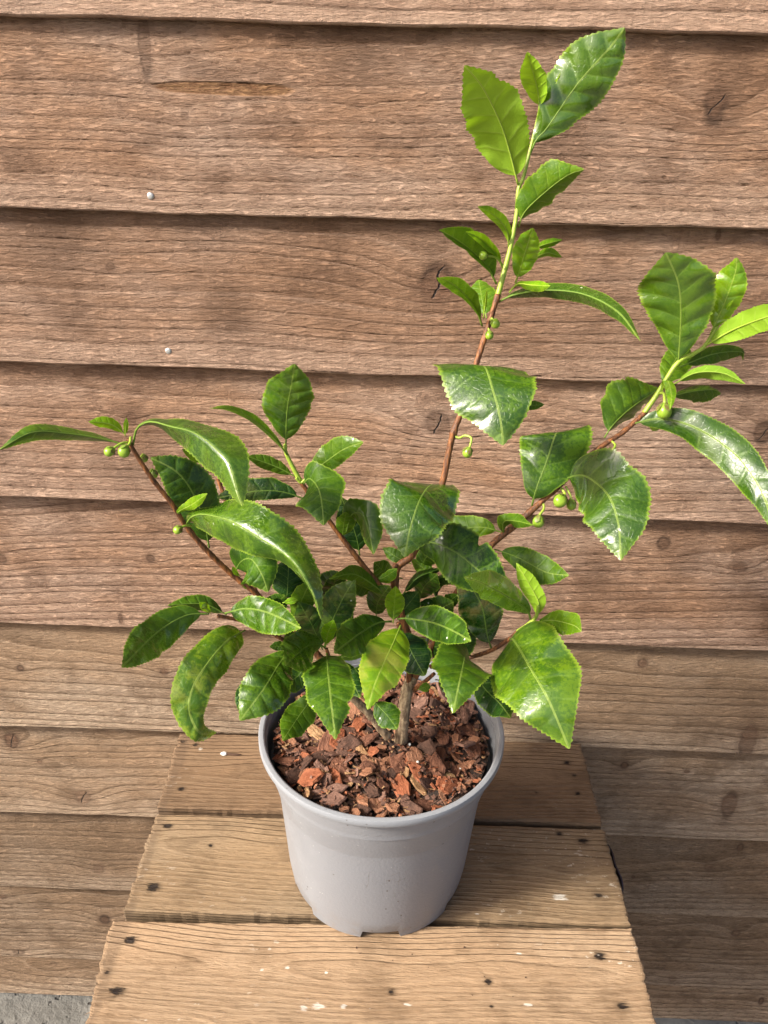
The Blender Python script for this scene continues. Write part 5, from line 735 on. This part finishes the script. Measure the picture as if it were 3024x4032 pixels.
[[0.02,0.3,0.5,0,0.5,0,0,1],[[[0.0354,0.455,0.6926],[0.0016,0.006,0.0061],[-0.0014,-0.0041,-0.007]],[[0.0453,0.4484,0.6956],[0.0036,0.0054,0.0056],[-0.0033,-0.0036,-0.0066]],[[0.0541,0.435,0.697],[0.0052,0.0045,0.0048],[-0.0048,-0.0028,-0.0057]]]],
[[0.05,0.3,0.5,0,0.5,0,0,1],[[[-0.058,0.44,0.7115],[0.0069,-0.002,-0.0055],[-0.0068,0.0035,0.004]],[[-0.0645,0.4334,0.7061],[0.0054,-0.003,-0.0066],[-0.0054,0.0045,0.005]],[[-0.0747,0.42,0.7103],[0.0036,-0.0038,-0.0071],[-0.0037,0.0051,0.0055]]]],
[[0.08,0.3,0.5,0,0.5,0,0,1],[[[-0.036,0.474,0.7368],[-0.0079,-0.0015,-0.0032],[0.0074,0.0031,0.002]],[[-0.0402,0.4674,0.7546],[-0.0083,-0.0005,-0.0015],[0.0078,0.0021,0.0004]],[[-0.0377,0.454,0.78],[-0.0081,0.0006,0.0002],[0.0076,0.001,-0.0011]]]],
[[0.08,0.3,0.5,0,0.5,0,0,1],[[[0.042,0.492,0.7509],[-0.0081,0.004,0.0032],[0.0078,-0.0019,-0.0042]],[[0.0475,0.4854,0.7677],[-0.0065,0.0047,0.0048],[0.0064,-0.0026,-0.0056]],[[0.0584,0.472,0.7847],[-0.0046,0.0051,0.0059],[0.0046,-0.0031,-0.0066]]]]]
lr = random.Random(77); nrng = np.random.default_rng(3)
for (opt, rows_) in LEAVES:
    youth_, wet_, mot_, brn_, pk_, quilt_, under_, wavy_ = opt
    P = np.array([r[0] for r in rows_]); A = np.array([r[1] for r in rows_]); B = np.array([r[2] for r in rows_])
    n0 = 160; C_ = catmull(P, n0); s_ = resample(C_, n0); Lg = np.linalg.norm(np.diff(C_, axis=0), axis=1).sum()
    pr = np.linspace(0, 1, len(P)); pp = np.linspace(0, 1, n0)
    ker = np.ones(19) / 19
    def sm_(M_):
        q = np.stack([np.interp(pp, pr, M_[:, k]) for k in range(3)], 1)
        return np.stack([np.convolve(np.pad(q[:, k], 9, 'edge'), ker, 'valid') for k in range(3)], 1)
    As, Bs = sm_(A), sm_(B)
    wmax = max(np.linalg.norm(A, axis=1).max(), np.linalg.norm(B, axis=1).max())
    teeth = max(8, int(Lg / .0027)) if wmax > .0035 else 4
    NU = teeth * 3; us = np.linspace(0, 1, NU + 1)
    g3 = lambda M_: np.stack([np.interp(us, s_, M_[:, k]) for k in range(3)], 1)
    Mid, Lv, Rv = g3(C_), g3(As), g3(Bs)
    pf = min(.10, .006 / Lg); b = np.clip((us - pf) / (1 - pf), 0, 1)
    e = math.log(.5) / math.log(pk_)
    w = np.sin(np.pi * np.clip(b, 0, 1) ** e); w = np.clip(w, 0, 1) ** np.where(b < pk_, .52, .52 + .42 * np.clip((b - pk_) / (1 - pk_), 0, 1) ** .7)
    w *= 1 - .12 * np.clip((b - .72) / .28, 0, 1) ** 1.5
    T = np.gradient(Mid, axis=0); T /= np.linalg.norm(T, axis=1)[:, None] + 1e-12
    Nn = np.cross(T, Lv / (np.linalg.norm(Lv, axis=1)[:, None] + 1e-9) - Rv / (np.linalg.norm(Rv, axis=1)[:, None] + 1e-9)); Nn /= np.linalg.norm(Nn, axis=1)[:, None] + 1e-9
    top = -1. if under_ else 1.
    NV = 7; cols = np.r_[-np.linspace(1, 0, NV)[:-1], 0, np.linspace(0, 1, NV)[1:]]
    cols = np.sign(cols) * np.abs(cols) ** .85
    nc = len(cols); V = np.zeros((NU + 1, nc, 3)); UV = np.zeros((NU + 1, nc, 2)); U2 = np.zeros((NU + 1, nc, 2))
    ph = [lr.uniform(0, 6.28) for _ in range(4)]; amp = min(.0014, wmax * .055); qa = (.0014 if quilt_ else .0008) * min(1, wmax / .018); wa = min(.0024, wmax * .10) * wavy_
    lw = [np.linalg.norm(Lv, axis=1), np.linalg.norm(Rv, axis=1)]
    tj = nrng.uniform(.5, 1.3, (2, teeth + 1)); shape = np.array([0., .55, 1.])
    lump = nrng.uniform(-1, 1, (2, 12)); bite = (lr.randrange(2), lr.uniform(.35, .8), lr.uniform(.012, .03), lr.uniform(.12, .3)) if wmax > .012 and lr.random() < .22 else None
    for j, v in enumerate(cols):
        sd = 0 if v < 0 else 1; S_ = Lv if v < 0 else Rv; av = abs(v)
        wid = w * lw[sd]
        ww = w.copy()
        lum = np.interp(us, np.linspace(0, 1, 12), lump[sd]); ww = ww * (1 + .085 * lum * av)
        if av > .999:
            k = np.arange(NU + 1); tooth = shape[k % 3] * tj[sd, np.minimum(k // 3, teeth)]
            fade = np.clip((b - .12) / .15, 0, 1) * np.clip((1 - b) / .03, 0, 1)
            ww = ww + tooth * fade * amp / np.maximum(lw[sd], 1e-4)
        if bite and bite[0] == sd: ww = ww * (1 - bite[3] * av ** 3 * np.exp(-((us - bite[1]) / bite[2]) ** 4))
        V[:, j] = Mid + S_ * (av * ww)[:, None]
        D_ = av * wid / Lg
        lat_ = (us - .62 * D_ + .5 * D_ ** 2) * 6.8 + (-.22 if v < 0 else .22)
        q = np.abs((lat_ % 1) - .5) * 2
        hgt_ = qa * np.sin(np.pi * np.clip(q, 0, 1) * .5) * np.sin(np.pi * min(av * 1.05, 1)) * np.minimum(w * 1.5, 1)
        wav = wa * av * av * w * (np.sin(us * 13 + ph[sd]) + .5 * np.sin(us * 29 + ph[2 + sd]))
        conv = -.06 * wmax * av * av * w
        V[:, j] += Nn * (top * hgt_ + wav + conv * top)[:, None]
        UV[:, j, 0] = us; UV[:, j, 1] = v; U2[:, j, 0] = D_; U2[:, j, 1] = brn_ * math.exp(-0.) * np.exp(-((us - .62) / .22) ** 2)
    verts = V.reshape(-1, 3).tolist(); faces = []; fm = []
    for i in range(NU):
        if us[i + 1] <= pf: continue
        for j in range(nc - 1):
            f = (i * nc + j, i * nc + j + 1, (i + 1) * nc + j + 1, (i + 1) * nc + j)
            faces.append(f[::-1] if under_ else f); fm.append(0)
    uvl = UV.reshape(-1, 2).tolist(); u2l = U2.reshape(-1, 2).tolist()
    st = np.linspace(0, NU, 24).astype(int); rr_ = np.minimum(Lg * .005 + .0003, .0007) * (1 - .82 * us[st]) ; rr_[-1] *= .3
    tv, tf = tube(Mid[st] - Nn[st] * (top * rr_ * .55)[:, None], rr_, 6)
    b0 = len(verts); verts += [list(v) for v in tv]; faces += [tuple(i + b0 for i in f) for f in tf]; fm += [1] * len(tf)
    uvl += [[0, 0]] * len(tv); u2l += [[0, 0]] * len(tv)
    P0 = P[0]; verts = [(v[0] - P0[0], v[1] - P0[1], v[2] - P0[2]) for v in verts]
    o = mesh_obj('leaf', verts, faces, [leafm, ribm], plant, True, tuple(P0), fm)
    me = o.data; idx = np.zeros(len(me.loops), int); me.loops.foreach_get('vertex_index', idx)
    for nme, arr in (('UVMap', uvl), ('lateral', u2l)):
        lay = me.uv_layers.new(name=nme); lay.data.foreach_set('uv', np.array(arr)[idx].ravel())
    o.color = (youth_, wet_, mot_, 1)
# --- flower buds
bdm = NT('flower_bud'); c = bdm.co(); cc = bdm.mix(bdm.noise(c, 160, 3), (.13, .25, .015), (.30, .42, .04))
budm = bdm.set(Base_Color=cc, Roughness=.28, Subsurface_Weight=.15, Subsurface_Radius=(.002, .003, .0005), Subsurface_Scale=1.)
cx_ = NT('calyx_scale'); calm = cx_.set(Base_Color=cx_.mix(cx_.mr(cx_.noise(cx_.co(), 400, 3), .4, .65), (.16, .24, .03), (.14, .085, .03)), Roughness=.5)
for (p, r, st) in [
[[0.0494,0.49,0.9867],0.00267,[[0.0645,0.512,0.9786],[0.0586,0.505,0.9839]]],
[[0.0617,0.5,0.9438],0.00298,[[0.0585,0.505,0.9441],[0.0594,0.503,0.9464]]],
[[0.0585,0.5,0.936],0.0027,[[0.0571,0.505,0.9405],[0.0581,0.502,0.9394]]],
[[0.0479,0.475,0.864],0.00336,[[0.0384,0.484,0.8726],[0.0423,0.482,0.8716],[0.0457,0.48,0.8741],[0.0498,0.477,0.8737],[0.0493,0.475,0.8693]]],
[[0.1875,0.52,0.8823],0.00519,[[0.1886,0.538,0.8898],[0.1883,0.53,0.8923],[0.1871,0.522,0.8894]]],
[[0.1882,0.535,0.8667],0.00404,[[0.1793,0.537,0.8731],[0.185,0.536,0.873]]],
[[0.1468,0.512,0.8484],0.00362,[[0.1552,0.527,0.8574],[0.1574,0.52,0.8559],[0.1532,0.515,0.852]]],
[[0.1552,0.525,0.846],0.00337,[[0.1586,0.528,0.8543],[0.1595,0.527,0.8511]]],
[[0.1185,0.498,0.8208],0.00494,[[0.1195,0.511,0.8265],[0.1228,0.505,0.8235]]],
[[0.1281,0.503,0.8155],0.00366,[[0.1241,0.511,0.8267],[0.1274,0.507,0.8213]]],
[[0.1048,0.497,0.8041],0.00433,[[0.108,0.507,0.8161],[0.1086,0.502,0.8126],[0.1054,0.498,0.8092]]],
[[-0.168,0.418,0.8792],0.003,[[-0.1598,0.429,0.8814],[-0.1625,0.424,0.8823],[-0.1651,0.42,0.8814]]],
[[-0.16,0.42,0.8787],0.00356,[[-0.1587,0.43,0.8843],[-0.1583,0.426,0.8817],[-0.1593,0.422,0.8808]]],
[[-0.1557,0.44,0.8666],0.00259,[[-0.1555,0.432,0.8693],[-0.1552,0.437,0.8703]]],
[[-0.1511,0.442,0.8553],0.00262,[[-0.1516,0.434,0.8581],[-0.1515,0.44,0.8593]]],
[[-0.136,0.43,0.8224],0.00279,[[-0.1292,0.438,0.8216],[-0.1322,0.434,0.8235],[-0.1343,0.431,0.8236]]],
[[-0.1194,0.415,0.7762],0.00208,[[-0.1176,0.42,0.768],[-0.1184,0.417,0.7721]]]]:
    p = Vector(p); d = (p - Vector(st[-1])).normalized()
    V, Fc = lathe([(.18, -1.25), (.45, -1.02), (.80, -.62), (.98, -.12), (.96, .30), (.78, .68), (.45, .93), (.12, 1.02)], 18)
    q = d.to_track_quat('Z', 'Y').to_matrix()
    lob = [(v[0] * (1 + .04 * math.cos(3 * math.atan2(v[1], v[0]))), v[1] * (1 + .04 * math.cos(3 * math.atan2(v[1], v[0]))), v[2]) for v in V]
    o = mesh_obj('flower_bud', [tuple(q @ (Vector(v) * r)) for v in lob], Fc + [tuple(range(17, -1, -1))], budm, plant, True, p)
    C_ = catmull(st + [list(p - d * r * 1.0)], 26); V, Fc = tube(C_, np.linspace(r * .13 + .0003, r * .24, 26), 8)
    so = mesh_obj('stalk', [tuple(Vector(v) - p) for v in V], Fc, greenm, None, True); so.parent = o
    # calyx scales
    V = []; Fc = []
    for k in range(4):
        a0 = 2 * math.pi * k / 4
        b0 = len(V)
        for (rad, z, wdt) in ((.25, -1.26, .5), (.72, -.86, .55), (1.0, -.42, .42), (1.08, -.08, .05)):
            for sgn in (-1, 0, 1):
                a = a0 + sgn * wdt; V.append(tuple(q @ (Vector((rad * math.cos(a) * 1.05, rad * math.sin(a) * 1.05, z)) * r)))
        for k2 in range(3):
            for m_ in range(2): Fc.append((b0 + k2 * 3 + m_, b0 + k2 * 3 + m_ + 1, b0 + k2 * 3 + m_ + 4, b0 + k2 * 3 + m_ + 3))
    so = mesh_obj('calyx', V, Fc, calm, None, True); so.parent = o
# ------------------------------------------------------------------ bits lying about on the planks
crumb = NT('dark_crumb'); crm = crumb.set(Base_Color=crumb.mix(crumb.noise(crumb.co(), 900, 2), (.02, .012, .008), (.11, .05, .025)), Roughness=.85)
dr_ = random.Random(12)
for (x, y, a, b) in [[-0.0163,0.3875,0.00081,0.00111],[-0.0132,0.3831,0.00148,0.00037],[0.0676,0.3916,0.00111,0.00081],[0.0267,0.3841,0.00067,0.00044],[0.1528,0.4261,0.00055,0.00037],[0.094,0.4517,0.00185,0.00044],[0.1121,0.3696,0.00093,0.00074],[0.081,0.369,0.00074,0.00037],[0.0708,0.3547,0.00089,0.00037],[0.1008,0.3549,0.00074,0.00037],[0.0118,0.3786,0.00055,0.00037],[0.039,0.3743,0.00044,0.0003],[-0.0913,0.3834,0.00055,0.00037],[-0.1512,0.3661,0.00055,0.00037]]:
    V, Fc = chip_mesh(dr_, 1., .5); V = [(v[0] * a, v[1] * b, abs(v[2]) * min(a, b)) for v in V]
    th = dr_.uniform(-.9, .9); V = [(v[0] * math.cos(th) - v[1] * math.sin(th), v[0] * math.sin(th) + v[1] * math.cos(th), v[2]) for v in V]
    o = mesh_obj('bark_crumb', V, Fc, crm, None, False, (x, y, TZ + .0002))
    fr_ = y < .411
    o['label'] = 'tiny dark bark crumb lying loose on the front plank' if fr_ else 'thin dark bark sliver on the middle plank right of the pot' if a > 4 * b * .9 else 'tiny dark bark crumb on the middle plank beside a paint spot'
    o['category'] = 'crumb'
    if fr_: o['group'] = 'bark crumbs on the front plank'
(ax, ay), (bx_, by_) = [[-0.1622,0.5884],[-0.1446,0.5874]]
drop = empty('bird_dropping', (ax, ay, TZ), 'white bird dropping with a dark tail on the back plank', 'dropping')
wd = NT('dropping_white'); wdm = wd.set(Base_Color=(.75, .75, .72), Roughness=.7)
V, Fc = lathe([(.0001, .0), (.0028, .0002), (.0032, .0008), (.0022, .0017), (.0005, .0021)], 14)
mesh_obj('white_cap', [(v[0] * 1.1, v[1] * .85, v[2]) for v in V], Fc, wdm, drop, True, (ax, ay, TZ))
C_ = catmull([[ax + .002, ay, TZ + .001], [ax + .006, ay - .0003, TZ + .0009], [ax + .011, by_, TZ + .0009], [bx_, by_ + .0003, TZ + .0008]], 20)
V, Fc = tube(C_, np.interp(np.linspace(0, 1, 20), [0, .3, .8, 1], [.0009, .0011, .0014, .0004]), 8, .12, dr_)
mesh_obj('dark_tail', V, Fc, crm, drop, True)
# dark strip showing under the plank end
st_ = NT('dark_strip'); stm = st_.set(Base_Color=(.02, .015, .025), Roughness=.5)
C_ = catmull([[.2040, .512, TZ - .014], [.2068, .492, TZ - .009], [.2060, .478, TZ - .008], [.2085, .462, TZ - .010], [.2050, .446, TZ - .016]], 30)
V = []; Fc = []
for i, p in enumerate(C_): V += [(p[0], p[1], p[2] + .004), (p[0] + .0012, p[1], p[2] + .004), (p[0] + .0012, p[1], p[2] - .006), (p[0], p[1], p[2] - .006)]
for i in range(29):
    for k in range(4): Fc.append((i * 4 + k, (i + 1) * 4 + k, (i + 1) * 4 + (k + 1) % 4, i * 4 + (k + 1) % 4))
Fc += [(0, 1, 2, 3), (119, 118, 117, 116)]
so = mesh_obj('strap', V, Fc, stm, stool); so['label'] = 'dark strip showing under the plank end'
